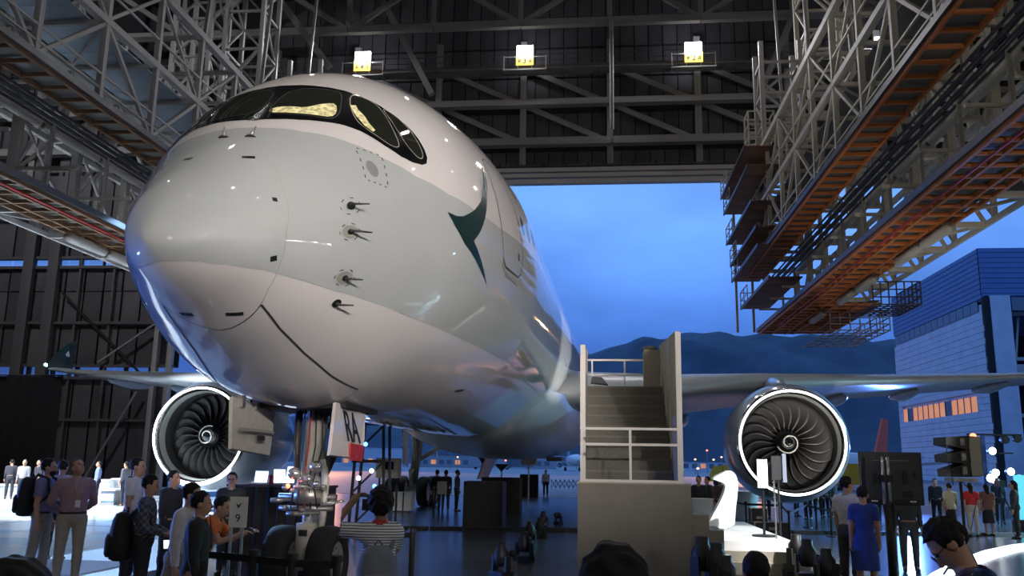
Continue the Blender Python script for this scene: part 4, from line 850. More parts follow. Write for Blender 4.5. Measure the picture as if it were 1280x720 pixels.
# moving head lamps
def moving_head(p, rz, label, h=.5, up=True, group=None):
    t = thing('stage_lamp', label, 'lamp', p, rz, group, world=False); k = h/.5
    MB().box((0, 0, .05*k), (.32*k, .26*k, .1*k)).build('base', X['black'], t)
    for s in (-1, 1): MB().prism([(s*.15*k, -.06*k, .1*k), (s*.15*k, .06*k, .1*k), (s*.15*k, .05*k, .34*k), (s*.15*k, -.05*k, .34*k)], (.04*k, 0, 0)).build('yoke_arm', X['black'], t)
    hd = MB().lathe([(0, -.15*k), (.09*k, -.15*k), (.125*k, -.08*k), (.125*k, .06*k), (.075*k, .13*k), (.075*k, .21*k), (0, .21*k)], (0, 0, .33*k), 'Z', 16).build('lamp_head', X['black'], t, True)
    MB().lathe([(0, .001), (.06*k, .0)], (0, 0, .545*k), 'Z', 12).build('lens', X['glass'], hd)
    if not up: hd.rotation_euler = (R(75), 0, 0); hd.location = (0, .33*k*sin(R(75)), .33*k-.33*k*cos(R(75)))
    return t
for i, (px, py, h, up) in enumerate(((698, 655, .42, 0), (679, 660, .48, 1), (675, 672, .5, 1), (662, 680, .52, 1), (655, 702, .55, 1), (640, 705, .3, 0), (626, 722, .55, 1))):
    moving_head(G(px, py), random.uniform(-1, 1), 'black stage lamp on the floor, %s in the row running from the stairs' % ('farthest', 'second farthest', 'third farthest', 'fourth', 'fifth', 'small sixth', 'nearest')[i], h, up, 'row of black floor lamps')
for i, (px, d, h) in enumerate(((1007, 15.6, .62), (1030, 14.4, .58), (994, 17, .6), (877, 14.4, .72), (895, 14, .66), (906, 13.4, .55))):
    p = AD(px, 650, d); moving_head((p.x, p.y, .12), .3*i, ('black stage lamp on a case right of the white riser', 'black stage lamp on a case, nearer the couple on the right', 'black stage lamp half hidden behind the riser corner', 'tall black stage lamp in front of the side steps', 'second black stage lamp in front of the side steps', 'smallest black stage lamp in front of the riser')[i], h)
    c = MB().box((p.x, p.y, .06), (.5, .45, .115)).build('flight_case', X['black']); tag(c, ('low black case under the lamp right of the white riser', 'low black case under the lamp nearest the couple', 'low black case at the riser corner', 'low black case under the tall lamp by the side steps', 'low black case under the second lamp by the side steps', 'low black case under the smallest lamp by the riser')[i], 'case')
for i, (px, py, w_, h) in enumerate(((966, 672, 1.0, .42), (950, 664, .5, .7))):
    p = G(px, py); t = thing('equipment_case', ('dark road case with metal edges behind the white riser', 'smaller dark road case left behind the white riser')[i], 'case', p)
    MB().box((p.x, p.y+.3, h/2), (w_, .6, h)).build('body', X['pipe'], t)
    for s in (-1, 1): beam(t, 'corner_edge', (p.x+s*w_/2, p.y, 0), (p.x+s*w_/2, p.y, h), .03, .03, X['metal'])
    MB().box((p.x, p.y-.01, h*.6), (.2, .03, .08)).build('handle', X['metal'], t)

# monitor seen from behind
D = 15.3; p = AD(1115, 598, D); mon = thing('monitor', 'large dark monitor seen from behind on a chrome pole stand', 'monitor', (p.x, p.y, 0), YAW-.18, world=False)
zc = p.z; MB().box((0, .05, zc), (1.0, .06, .86)).build('casing', X['pipe'], mon); MB().box((0, .10, zc), (1.02, .05, .89)).build('bezel', X['black'], mon); MB().box((0, .127, zc), (.95, .006, .8)).build('screen_glass', X['gloss'], mon)
MB().box((0, -.02, zc), (.86, .09, .7)).build('back_cover', mat('monitor back', (.05, .052, .05), .5), mon)
for x in (-.085, .005): MB().tube([(x-.09, -.14, zc-.42), (x-.09, -.14, zc+.36)], .028, 10).build('chrome_pole', X['chrome'], mon, True)
MB().box((-.12, -.13, zc), (.2, .1, .12)).build('clamp', X['black'], mon)
for x, z, w_, h in ((.20, .02, .08, .22), (.36, .06, .05, .10), (-.3, 0, .08, .17), (.22, -.26, .16, .10)): MB().box((x, -.075, zc+z), (w_, .03, h)).build('socket_panel', X['black'], mon)
for x in (-.32, .3): MB().box((x, -.07, zc-.38), (.10, .02, .025)).build('badge', X['signwhite'], mon)
MB().box((-.02, -.068, zc+.30), (.6, .01, .012)).build('vent_line', X['grey'], mon)
MB().tube([(-.1, -.10, 0), (-.1, -.10, zc-.4)], .085, 12).build('stand_column', X['black'], mon, True); MB().lathe([(0, 0), (.42, 0), (.42, .03), (.1, .06), (0, .06)], (-.1, -.1, 0), 'Z', 24).build('stand_base', X['black'], mon)
# line array speaker
p = AD(1198, 573, 17); la = thing('line_array_speaker', 'black three-cabinet speaker stack on a pole at right', 'speaker', (p.x, p.y, 0), YAW, world=False); la.scale = (.8, .8, 1)
for i, (z, ang, x0, x1) in enumerate(((p.z+.30, .10, -.42, .40), (p.z+.03, -.03, -.42, .40), (p.z-.22, -.10, -.38, .40))):
    q = M.Rotation(ang, 3, 'Y'); f = lambda x, y, zz: q@V((x, y, zz))+V((0, 0, z))
    c = MB().grid([[f(x0, y, .05), f(.1, y, .135), f(x1, y, .14), f(x1, y, -.14), f(.1, y, -.135), f(x0, y, -.09)] for y in (-.32, .32)], True, True).build('cabinet', X['black'], la)
    MB().grid([[f(.12, -.325, .125), f(x1-.02, -.325, .13), f(x1-.02, -.325, -.13), f(.12, -.325, -.125)], [f(.12, -.34, .115), f(x1-.02, -.34, .12), f(x1-.02, -.34, -.12), f(.12, -.34, -.115)]], True, True).build('side_plate', X['stairbeige'], c)
    MB().lathe([(0, -.07), (.06, -.07), (.06, .07), (0, .07)], f(-.05, -.33, 0), 'Z', 12).build('driver_cover', X['metal'], c, True)
    MB().tube([f(x0+.02, -.31, -.1), f(x0+.02, -.31, -.25)], .012, 6).build('rigging_bar', X['black'], c)
MB().box((.02, 0, p.z-.40), (.5, .6, .07)).build('base_frame', X['metal'], la); MB().tube([(0, 0, .6), (0, 0, p.z-.4)], .035, 10).build('pole', X['black'], la); MB().tube([(0, 0, .0), (0, 0, .7)], .05, 10).build('pole_sleeve', X['black'], la)
for k in range(3): a = k*2.09+.5; MB().tube([(0, 0, .7), (.55*cos(a), .55*sin(a), .03)], .02, 8).build('tripod_leg', X['black'], la)
MB().tube([(-.06, -.2, p.z-.42), (.25, -.2, p.z-.75), (.1, -.1, .9)], .01, 6).build('cable', X['black'], la)
# small lighting truss behind
p = AD(1228, 560, 37); tr = thing('lighting_stand', 'lighting stand with lamps on a crossbar behind the speaker stack', 'stand', (p.x, p.y, 0))
z = p.z
beam(tr, 'crossbar', (p.x-.6, p.y, z+.55), (p.x+1.6, p.y, z+.55), .08, .08, X['black']); beam(tr, 'post', (p.x, p.y, 0), (p.x, p.y, z+.5), .18, .18, X['ledblue'] if False else mat('blue post', (.03, .09, .3), .5)); beam(tr, 'crossbar', (p.x-.6, p.y, z-.2), (p.x+1.2, p.y, z-.2), .06, .06, X['black'])
for dx, dz, m in ((-.42, .45, 'ledred'), (.3, -.12, 'led'), (-.3, -.2, 'led'), (.85, .35, 'black'), (1.35, .4, 'black'), (.35, -1.0, 'led'), (.95, -.95, 'led'), (.3, -1.3, 'led'), (1.25, -1.2, 'ledcyan')):
    hd = MB().lathe([(0, .2), (.12, .2), (.17, -.05), (.17, -.12)], (p.x+dx, p.y-.1, z+dz), 'Y', 14).build('lamp_can', X['black'], tr, True); MB().lathe([(0, -.121), (.15, -.12)], (p.x+dx, p.y-.1, z+dz), 'Y', 14).build('lamp_face', X[m], hd)
p = AD(1300, 622, 31); cs = thing('cyan_screen', 'glowing cyan screen at the right edge behind the guests', 'screen', (p.x, p.y, 0)); MB().box((p.x, p.y, p.z), (1.6, .08, 1.5)).build('panel', X['ledcyan'], cs); MB().bbox((p.x-.9, p.y+.02, 0), (p.x+.9, p.y+.25, p.z-.78)).build('stand', X['black'], cs)
# curved white kerb of the round show stage, spotlit brightness put in as emission
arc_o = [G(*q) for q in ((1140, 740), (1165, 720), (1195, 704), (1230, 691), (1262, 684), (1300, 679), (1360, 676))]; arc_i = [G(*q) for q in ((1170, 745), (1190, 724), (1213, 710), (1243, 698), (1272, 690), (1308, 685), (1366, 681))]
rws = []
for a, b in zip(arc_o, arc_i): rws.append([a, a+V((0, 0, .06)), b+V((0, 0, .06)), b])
ks = MB().grid(rws).build('curved_stage_kerb', mat('kerb', (1, 1, 1), emit=(.95, .97, 1), strength=1.3)); tag(ks, 'curved white stage kerb, its spotlit brightness put in as glow, edging the show floor at lower right', 'kerb')

# black draped boxes and signs under the belly
def draped_box(px0, px1, pyt, pyb, label, dep=1.2):
    a, b = G(px0, pyb), G(px1, pyb); a.y = b.y = (a.y+b.y)/2; h = AY((px0+px1)/2, pyt, a.y).z
    t = thing('draped_box', label, 'box', ((a.x+b.x)/2, a.y, 0)); pr = [(a.x, a.y), (b.x, a.y), (b.x, a.y+dep), (a.x, a.y+dep)]; ring = resample(pr, .12)
    cx, cy = (a.x+b.x)/2, a.y+dep/2; rows = []
    for q in range(6):
        z = h*(1-q/5); rows.append([(cx+(x-cx)*(1+.015*q/5*(1+sin(i*1.3))), cy+(y-cy)*(1+.015*q/5*(1+sin(i*1.3))), z) for i, (x, y) in enumerate(ring)])
    MB().grid(rows, True, True).build('drape', X['drape'], t)
draped_box(577, 628, 602, 660, 'tall black draped box, nearest of the group under the belly'); draped_box(600, 650, 597, 640, 'wide black draped box behind the nearest one'); draped_box(649, 672, 593, 622, 'smaller black draped box by the man standing under the belly', 1.0)
for i, (px, pt, pb, d, k) in enumerate(((603, 565, 577, 46, 1), (627, 580, 588, 52, 1), (661, 572, 581, 52, 0))):
    a = AD(px, pt, d); b = AD(px, pb, d); h = a.z-b.z; t = thing('sign_post', ('black inverted triangle sign on a white pole, left of two under the belly', 'black inverted triangle sign on a white pole above the draped boxes', 'cream rectangular sign on a white pole under the belly')[i], 'sign', (a.x, a.y, 0))
    if k: MB().prism([(a.x-.42, a.y, a.z), (a.x+.42, a.y, a.z), (a.x, a.y, b.z-.1)], (0, .06, 0)).build('board', X['black'], t)
    else: MB().box((a.x, a.y, (a.z+b.z)/2), (.9, .06, h)).build('board', X['stairbeige'], t)
    beam(t, 'pole', (a.x, a.y+.06, 0), (a.x, a.y+.06, b.z), .09, .09, X['rail'], True)
t = thing('folding_barrier', 'folding lattice barrier beside the man under the belly', 'barrier', G(706, 612)); a, b = G(689, 612), G(722, 612)
for k in range(6):
    p, q = a.lerp(b, k/6), a.lerp(b, (k+1)/6)
    beam(t, 'lattice_bar', p+V((0, 0, .15)), q+V((0, 0, .8)), .05, .05, X['grey']); beam(t, 'lattice_bar', p+V((0, 0, .8)), q+V((0, 0, .15)), .05, .05, X['grey']); beam(t, 'upright', p, p+V((0, 0, .85)), .04, .04, X['grey'])
p = G(545, 604); t = thing('white_pole', 'slim white pole standing beside the left main wheels', 'pole', p); beam(t, 'tube', p, p+V((0, 0, 3.2)), .11, .11, X['rail'], True); MB().lathe([(0, 0), (.3, 0), (.28, .05), (0, .06)], p, 'Z', 14).build('foot', X['grey'], t)
p = G(502, 640); t = thing('service_cart', 'white service cart with black stripe left of the main wheels', 'cart', p); MB().box((p.x, p.y+.4, .42), (.75, .8, .74)).build('body', X['cloth'], t); MB().box((p.x+.05, p.y-.005, .42), (.05, .02, .74)).build('stripe', X['black'], t)
for s in (-.3, .3): MB().lathe([(0, -.03), (.06, -.03), (.06, .03), (0, .03)], (p.x+s, p.y+.1, .06), 'X', 12).build('castor', X['black'], t)
p = AD(486, 585, 30); t = thing('white_cabinet', 'cream cabinet with a dark window behind the photographer', 'cabinet', (p.x, p.y, 0)); MB().box((p.x, p.y, p.z), (.75, .5, .65)).build('case', X['stairbeige'], t); MB().box((p.x+.05, p.y-.26, p.z+.08), (.34, .03, .26)).build('window', X['gloss'], t)
for sx in (-.3, .3): beam(t, 'leg', (p.x+sx, p.y, 0), (p.x+sx, p.y, p.z-.3), .06, .06, X['black'])
p = AD(462, 565, 24); t = thing('truss_tower', 'black truss tower with lamps behind the lettered gear door', 'tower', (p.x, p.y, 0))
for sx in (-.35, .35):
    for sy in (0, .7): beam(t, 'leg', (p.x+sx*1.4, p.y+sy, 0), (p.x+sx, p.y+sy, 3.0), .07, .07, X['black'])
for z in (1.1, 2.0, 3.0): beam(t, 'cross_beam', (p.x-.45, p.y, z), (p.x+.45, p.y, z), .08, .08, X['black']); beam(t, 'brace', (p.x-.4, p.y, z-.8), (p.x+.4, p.y, z), .05, .05, X['black'])
for dx, z, m in ((-.1, 2.45, 'ledblue'), (.1, 1.75, 'led'), (-.25, 1.55, 'led'), (.2, 1.35, 'ledblue')): MB().lathe([(0, -.03), (.06, 0), (0, .03)], (p.x+dx, p.y-.08, z), 'Y', 10).build('lamp', X[m], t)
# control desk behind the nose gear
DD = 17.2; p = AD(346, 606, DD); zt = p.z; dk = thing('control_desk', 'tall black draped control desk behind the nose wheels', 'desk', (p.x, p.y, 0))
MB().bbox((p.x-1.0, p.y, zt-.05), (p.x+1.0, p.y+.7, zt)).build('desk_top', X['pipe'], dk); MB().grid([[(p.x-.97+i*.0485*(1), p.y+.03+.02*sin(i*1.4), z) for i in range(41)] for z in (0, zt/2, zt-.05)]).build('drape', X['drape'], dk)
for sx in (-.95, .95): MB().bbox((p.x+sx-.03, p.y+.1, 0), (p.x+sx+.03, p.y+.65, zt-.05)).build('end_panel', X['black'], dk)
for i, (px, w_, h, rz) in enumerate(((325, .27, .22, -.1), (349, .22, .26, .5), (362, .25, .32, -.35))):
    q = AD(px, 605, DD+.3); t = thing('laptop', ('laptop with a bright white screen at the left of the control desk', 'small tilted bright screen in the middle of the control desk', 'tall bright screen at the right of the control desk')[i], 'laptop', (q.x, q.y, zt), rz, world=False)
    MB().box((0, -.1, .012), (w_*1.1, .22, .022)).build('keyboard', X['grey'], t); MB().box((0, .05, h/2+.03), (w_*1.12, .018, h+.04), 0, M.Rotation(-.2, 3, 'X')).build('lid', X['grey'], t); MB().box((0, .038, h/2+.03), (w_, .006, h), 0, M.Rotation(-.2, 3, 'X')).build('screen', X['screen'], t)
q = AD(338.5, 605, DD+.2); t = thing('drink_can', 'red drink can with a pale top on the control desk', 'can', (q.x, q.y, zt), world=False); MB().lathe([(0, 0), (.045, 0), (.05, .02), (.05, .15), (.04, .17), (0, .17)], (0, 0, 0), 'Z', 16).build('body', X['red'], t, True); MB().lathe([(0, .171), (.036, .171), (.03, .2), (0, .2)], (0, 0, 0), 'Z', 16).build('cap', X['pipe'], t)
# paper sign on two clear posts
p = AD(298, 640, 10.0); t = thing('stand_sign', 'white paper sign with the number 9 on two slim posts', 'sign', (p.x, p.y, 0), YAW, world=False)
sp = MB().box((0, 0, p.z), (.20, .012, .33)).build('board', X['signwhite'], t)
link('lettering', text_mesh('9', .12, X['black']), sp, M.LocRotScale(V((0, -.008, p.z-.07)), M.Rotation(pi/2, 3, 'X'), None)); MB().prism([(-.03, -.008, p.z+.10), (.0, -.008, p.z+.075), (.035, -.008, p.z+.105), (.012, -.008, p.z+.055), (-.004, -.008, p.z+.04)], (0, .004, 0)).build('bird_mark', X['black'], sp)
for sx in (-.07, .055): MB().tube([(sx, .015, 0), (sx, .015, p.z)], .017, 8).build('post', X['metal'], t); 
MB().box((0, .015, .012), (.3, .22, .024)).build('foot_plate', X['black'], t)
# belt barriers
def barrier(list_, label, grp, h=1.0, belts=True, rod=.032):
    pr = None
    for i, (px, d) in enumerate(list_):
        q = AD(px, 600, d); q.z = 0; t = thing('barrier_post', label % ('first', 'second', 'third', 'fourth', 'fifth', 'sixth', 'seventh', 'eighth', 'ninth')[i], 'post', q, group=grp)
        MB().tube([q, q+V((0, 0, h))], rod, 10).build('post', X['black'], t); MB().lathe([(0, 0), (.16, 0), (.15, .025), (.03, .04)], q, 'Z', 18).build('base', X['black'], t); MB().lathe([(0, h-.02), (rod*1.5, h-.02), (rod*1.5, h+.04), (0, h+.05)], q, 'Z', 12).build('cap', X['black'], t)
        if pr and belts: d_ = q-pr; beam(t, 'belt', pr+V((0, 0, h-.05)), q+V((0, 0, h-.05)), .012, .07, X['black'])
        pr = q
barrier([(262, 9.6), (325, 9.2), (372, 8.9), (427, 8.8)], 'black barrier post, %s from the left before the nose wheel', 'barrier posts before the nose wheel', 1.05, True, .04)
barrier([(496, 12.9), (518, 13.2)], 'black barrier post beside the photographer, %s of two', 'barrier posts by the photographer', 1.0, True, .04)
barrier([(915, 33), (931, 31), (975, 30.5), (984, 25), (1007, 31), (1018, 29), (1036, 27), (1043, 29)], 'slim barrier post below the right engine, %s from the left', 'barrier posts under the right engine', .8)
# white clothed tables
for i, (px, d, w_) in enumerate(((871, 27, 1.0), (888, 31.5, .7), (931, 36, 1.1))):
    q = AD(px, 600, d); q.z = 0; t = thing('cocktail_table', ('white clothed table beside the stairs', 'second white clothed table behind the swan-neck stand', 'warmly lit white table under the right engine')[i], 'table', q)
    MB().lathe([(w_*.5, .0), (w_*.42, .5), (w_*.46, 1.0), (w_*.48, 1.03)], q, 'Z', 24).build('cloth', X['cloth'], t, True); MB().lathe([(0, 1.035), (w_*.5, 1.035), (w_*.5, 1.06), (0, 1.06)], q, 'Z', 24).build('table_top', X['cloth'], t)
# left show stage
sf = struct(MB().prism([(-38, 11.3, .10), (-7.3, 11.3, .10), (-7.3, 14.5, .10), (-15.5, 42, .10), (-38, 42, .10)], (0, 0, .18)).build('trim_1', X['stagewhite']))
tile = [MB().box((0, 0, 0), (1, 1, 1)).mesh('stage_panel', X[m_]) for m_ in ('panelwhite', 'panelwhite', 'panelwash')]  # patchy blue show light put into made-up floor panel tones
for ix in range(16):
    for iy in range(16):
        cx_, cy_ = -37+ix*2, 12.3+iy*1.9
        if cx_+1 < np.interp(cy_+1, [11.3, 14.5, 42], [-7.3, -7.3, -15.5]): link('stage_panel', random.choice(tile), sf, M.LocRotScale(V((cx_, cy_, .185+random.uniform(0, .008))), None, (1.97, 1.87, .05)))
def counter(px, py, w_, h, label, m='stagewhite', dep=.8):
    q = G(px, py, .2); t = thing('show_counter', label, 'counter', (q.x, q.y, .2)); MB().box((q.x, q.y+dep/2, .2+h/2), (w_, dep, h)).build('body', X[m], t); MB().box((q.x, q.y+dep/2, .2+h+.03), (w_+.12, dep+.12, .06)).build('top', X['stagewhite'], t); return q, t
q, t = counter(118, 628, 1.1, .85, 'white show counter behind the two men at far left'); q, t = counter(153, 628, 1.0, .9, 'white show counter right of the man in the pink shirt')
q, t = counter(133, 632, .55, .55, 'grey show counter with a blue screen between the white counters', 'grey'); MB().box((q.x, q.y-.02, .5), (.5, .03, .25)).build('screen', X['ledblue'], t)
q, t = counter(20, 622, 3.4, .5, 'low grey sofa-like bench at the far left edge', 'vehgrey', 1.4); q, t = counter(44, 648, .8, .4, 'low white block on the bright show floor', 'stagewhite', .8)
# truss of stage lamps behind the photographer (seen only as reflections)
bar = thing('lighting_bar', 'long truss of stage lamps high behind the photographer', 'truss', (2, -10.4, 7.6))
for z, y in ((7.6, -10.5), (7.95, -10.5), (7.78, -10.85)): beam(bar, 'chord', (-16, y, z), (18, y, z), .05, .05, X['metal'], True)
for k in range(34): beam(bar, 'lacing', (-16+k, -10.5, 7.6 if k % 2 else 7.95), (-15+k, -10.5, 7.95 if k % 2 else 7.6), .03, .03, X['metal'], True)
for k, x in enumerate((-14.2, -12.6, -11, -9.8, -8.1, -6.5, -5.9, -3.5, -2.2, -.6, .9, 2.6, 4.2, 5.1, 6.9, 8.2, 9.2, 12.3, 13.1, 16, 17)):
    c = V((x, -10.3, 7.3-.3*(k % 3))); l_ = MB().lathe([(0, -.25), (.09, -.25), (.12, .1), (.12, .4)], c, 'Y', 14).build('lamp_can', X['black'], bar, True); MB().lathe([(0, .15), (.20, .15)], c, 'Y', 14).build('lamp_face', X['spotface'], l_)
row = thing('lamp_row', 'row of work lamps along the far right wall of the hall', 'lamp', (56, 0, 6))
beam(row, 'conduit', (57, -30, 6.2), (57, 50, 6.2), .15, .15, X['metal'])
wl_ = mat('wall lamp face', (1, 1, 1), emit=(1, .96, .9), strength=170)
for k in range(26):
    y, z = -40+k*2.4+random.uniform(-.9, .9), 5.2+random.choice((0, 0, .6, 2.2, 3.4, -1.4))
    q_ = MB().box((56.6, y, z), (.5, 1.0, .5)).build('lamp_can', X['black'], row); MB().box((56.3, y, z), (.06, random.choice((.4, .6, .9)), .32)).build('lamp_face', wl_, q_)
# ================================================================ PEOPLE  (one continuous body grown from a distance field; clothes are shells over it)
def snet(fn, lo, hi, h):
    lo = np.array(lo); n = np.maximum(4, np.ceil((np.array(hi)-lo)/h).astype(int)+1)
    gx = [lo[i]+h*np.arange(n[i]) for i in range(3)]; Pt = np.stack(np.meshgrid(*gx, indexing='ij'), -1)
    Fv = fn(Pt.reshape(-1, 3)).reshape(n); sg = Fv < 0
    cs = np.zeros(n-1, int)
    for dx in (0, 1):
        for dy in (0, 1):
            for dz in (0, 1): cs += sg[dx:n[0]-1+dx, dy:n[1]-1+dy, dz:n[2]-1+dz]
    act = (cs > 0) & (cs < 8); idx = -np.ones(n-1, int); ii = np.argwhere(act); idx[act] = np.arange(len(ii))
    acc = np.zeros((len(ii), 3)); cnt = np.zeros(len(ii))
    corners = [(a, b, c) for a in (0, 1) for b in (0, 1) for c in (0, 1)]
    for c0 in corners:
        for ax in range(3):
            if c0[ax]: continue
            c1 = list(c0); c1[ax] = 1
            f0 = Fv[ii[:, 0]+c0[0], ii[:, 1]+c0[1], ii[:, 2]+c0[2]]; f1 = Fv[ii[:, 0]+c1[0], ii[:, 1]+c1[1], ii[:, 2]+c1[2]]
            k = (f0 < 0) != (f1 < 0); t = np.zeros(len(ii)); t[k] = f0[k]/(f0[k]-f1[k])
            p = np.array(c0, float)[None]+np.eye(3)[ax][None]*t[:, None]; acc[k] += p[k]; cnt[k] += 1
    vs = lo+h*(ii+acc/np.maximum(cnt, 1)[:, None]); fs = []
    for ax in range(3):
        o1, o2 = (ax+1) % 3, (ax+2) % 3
        a = [slice(None)]*3; b = [slice(None)]*3; a[ax] = slice(0, -1); b[ax] = slice(1, None)
        ch = sg[tuple(a)] != sg[tuple(b)]; e = np.argwhere(ch)
        e = e[(e[:, o1] > 0) & (e[:, o2] > 0) & (e[:, o1] < n[o1]-1) & (e[:, o2] < n[o2]-1)]
        if not len(e): continue
        fl = sg[tuple(a)][tuple(e.T)]
        def at(d1, d2): q = e.copy(); q[:, o1] -= d1; q[:, o2] -= d2; return idx[q[:, 0], q[:, 1], q[:, 2]]
        q = np.stack([at(1, 1), at(0, 1), at(0, 0), at(1, 0)], 1); q[~fl] = q[~fl][:, ::-1]; fs.append(q)
    f = np.concatenate(fs) if fs else np.zeros((0, 4), int)
    return vs, f[(f >= 0).all(1)]
def cap(a, b, ra, rb):
    a, b = np.array(a, float), np.array(b, float)
    def f(P):
        d = b-a; t = np.clip(((P-a)@d)/max(d@d, 1e-9), 0, 1); return np.linalg.norm(P-a-t[:, None]*d, axis=1)-(ra+(rb-ra)*t)
    return f
def ell(c, r, rot=None):
    c, r = np.array(c, float), np.array(r, float); Rm = None if rot is None else np.array(rot)
    def f(P):
        q = P-c
        if Rm is not None: q = q@Rm
        k0 = np.linalg.norm(q/r, axis=1); k1 = np.linalg.norm(q/(r*r), axis=1); return k0*(k0-1)/np.maximum(k1, 1e-9)
    return f
def smin(a, b, k): h = np.clip(.5+.5*(b-a)/k, 0, 1); return b+(a-b)*h-k*h*(1-h)
def nrm(v): v = np.array(v, float); return v/np.linalg.norm(v)
def rotm(ax, a): return np.array(M.Rotation(R(a), 3, ax))
HANDS = {}
def person(label, loc, face=0, h=1.75, shirt=(.3, .3, .3), pants=(.05, .05, .06), shoes=(.02, .02, .02), hair='hair', skin='skin', hairs=1., arms=None, legs=None, lean=0, headp=0, heady=0,
           sleeve='short', bottom='trousers', res=.03, longhair=False, group=None, belt=None, glasses=False, z0=None, build=1., beard=False, skirt_len=.55):
    """facing +Y in its own frame; face = heading in degrees, 0 away from the camera, 180 towards it, 90 to the left"""
    k = h/1.75; loc = V(loc)
    t = thing('person', label, 'person', loc, R(face), group, world=False)
    L = rotm('X', -lean); hip = np.array([0, 0, .93])
    up = lambda p: (np.array(p, float)-hip)@L.T+hip
    A = {-1: [(-.12, .02, -1), (-.05, .22, -1)], 1: [(.12, .02, -1), (.05, .22, -1)]}
    if arms:
        for s_, v in zip((-1, 1), arms):
            if v: A[s_] = v
    LG = {-1: [(-.04, .0, -1), (0, -.03, -1)], 1: [(.04, .0, -1), (0, -.03, -1)]}
    if legs:
        for s_, v in zip((-1, 1), legs):
            if v: LG[s_] = v
    prim = []                                      # (f, group, smooth)
    bw = build
    prim += [(ell(up((0, .0, 1.27)), (.175*bw, .115*bw, .21), L), 'shirt', .05), (ell(up((0, .01, 1.07)), (.15*bw, .105*bw, .17), L), 'shirt', .05), (cap(up((-.14*bw, -.01, 1.405)), up((.14*bw, -.01, 1.405)), .068, .068), 'shirt', .06),
             (ell((0, -.01, .945), (.168*bw, .12*bw, .125)), 'pants', .05), (cap(up((0, -.005, 1.42)), up((0, .015, 1.56)), .058, .052), 'skin', .03)]
    hands = []
    for s_ in (-1, 1):
        sh = up((s_*.185*bw, -.01, 1.40)); u_ = nrm(A[s_][0])@L.T; f_ = nrm(A[s_][1])@L.T; el = sh+u_*.285; wr = el+f_*.25
        mid = sh+u_*.17
        prim += [(cap(sh, mid, .057, .050), 'shirt', .045), (cap(mid, el, .048, .040), 'shirt' if sleeve == 'long' else 'skin', .02), (cap(el, wr, .042, .029), 'shirt' if sleeve == 'long' else 'skin', .02)]
        hands.append((s_, wr, f_))
        hj = np.array([s_*.095*bw, -.005, .90]); td, cd = nrm(LG[s_][0]), nrm(LG[s_][1]); kn = hj+td*.42; an = kn+cd*.40
        pg = 'pants' if bottom == 'trousers' else 'skin'
        prim += [(cap(hj, kn, .088*bw, .058), pg, .03), (cap(kn, kn+(an-kn)*.35+np.array([0, -.012, 0]), .056, .057), pg, .02), (cap(kn+(an-kn)*.3, an, .055, .041), pg, .02)]
        toe = an+np.array([s_*.015, .15, -.05]); prim += [(cap(an+np.array([0, -.04, -.045]), toe, .042, .036), 'shoes', .015)]
    for s_, wr, f_ in hands: prim.append((cap(wr-f_*.02, wr+f_*.07, .028, .034), 'skin', .015))
    def body(P):
        d = None
        for f, g, sm in prim: d = f(P) if d is None else smin(d, f(P), sm)
        return d
    allp = np.array([h_[1]+h_[2]*.14 for h_ in hands]+[[-.32*bw, -.22, .0], [.32*bw, .3, 1.6]]+[up((-.25, -.2, 1.62)), up((.25, .2, 1.62))])
    lo, hi = allp.min(0)-.09, allp.max(0)+.09; lo[2] = -.03
    vs, fs = snet(body, lo, hi, res)
    lab = np.argmin(np.stack([f(vs) for f, g, s in prim]), 0); names = [g for f, g, s in prim]; grp = np.array([names[i] for i in lab])
    # head
    hb = up((0, .02, 1.625)); Hm = L@rotm('Z', heady)@rotm('X', headp); hp = lambda p: np.array(p, float)@Hm.T+hb
    er = lambda c, r: ell(hp(c), r, Hm)
    cran = er((0, -.012, .030), (.077, .096, .098)); jaw = er((0, .028, -.045), (.056, .064, .078)); nose = cap(hp((0, .088, .005)), hp((0, .108, -.028)), .010, .016)
    neck = cap(hp((0, -.015, -.02)), up((0, .0, 1.44)), .05, .055); ears = [er((s*.079, -.012, -.005), (.013, .026, .036)) for s in (-1, 1)]; eyes = [er((s*.032, .094, .012), (.017, .016, .012)) for s in (-1, 1)]; brow = cap(hp((-.038, .079, .033)), hp((.038, .079, .033)), .013, .013); mouth = cap(hp((-.02, .092, -.066)), hp((.02, .092, -.066)), .008, .008)
    def head(P):
        d = smin(cran(P), jaw(P), .04); d = smin(d, neck(P), .03); d = smin(d, brow(P), .015); d = smin(d, nose(P), .015)
        for e in ears: d = smin(d, e(P), .008)
        for e in eyes: d = -smin(-d, e(P), .012)
        return smin(d, mouth(P), .008)
    hv, hf = snet(head, hb-.17, hb+.17, max(.0085, res*.33)); parts = [(vs, fs), (hv, hf)]
    # hands: palm, four unequal bent fingers and a thumb
    for s_, wr, f_ in hands:
        sidev = np.cross(f_, (0, 0, 1)); sidev = nrm(sidev) if np.linalg.norm(sidev) > .2 else np.array([1., 0, 0]); sidev = nrm(np.cross(np.cross(f_, (0, 1., 0)) if abs(f_[1]) < .8 else np.cross(f_, (0, 0, 1.)), f_)) if False else sidev
        if abs(f_[2]) > .7: sidev = nrm(np.array([0, 1., 0])-f_*f_[1])          # hanging hand: thumb forward
        pal = nrm(np.cross(f_, sidev)); pal *= -1 if pal[0]*s_ > 0 else 1
        hs = [cap(wr-f_*.02, wr+f_*.03, .027, .03)]
        for i, ln in enumerate((.078, .088, .082, .064)):
            o_ = sidev*(.030-.020*i); k0 = wr+f_*.085+o_; k1 = k0+nrm(f_+pal*.35)*ln*.5; k2 = k1+nrm(f_+pal*1.1)*ln*.5
            hs += [cap(wr+f_*.02+o_*.6, k0, .017, .0115), cap(k0, k1, .010, .009), cap(k1, k2, .009, .007)]
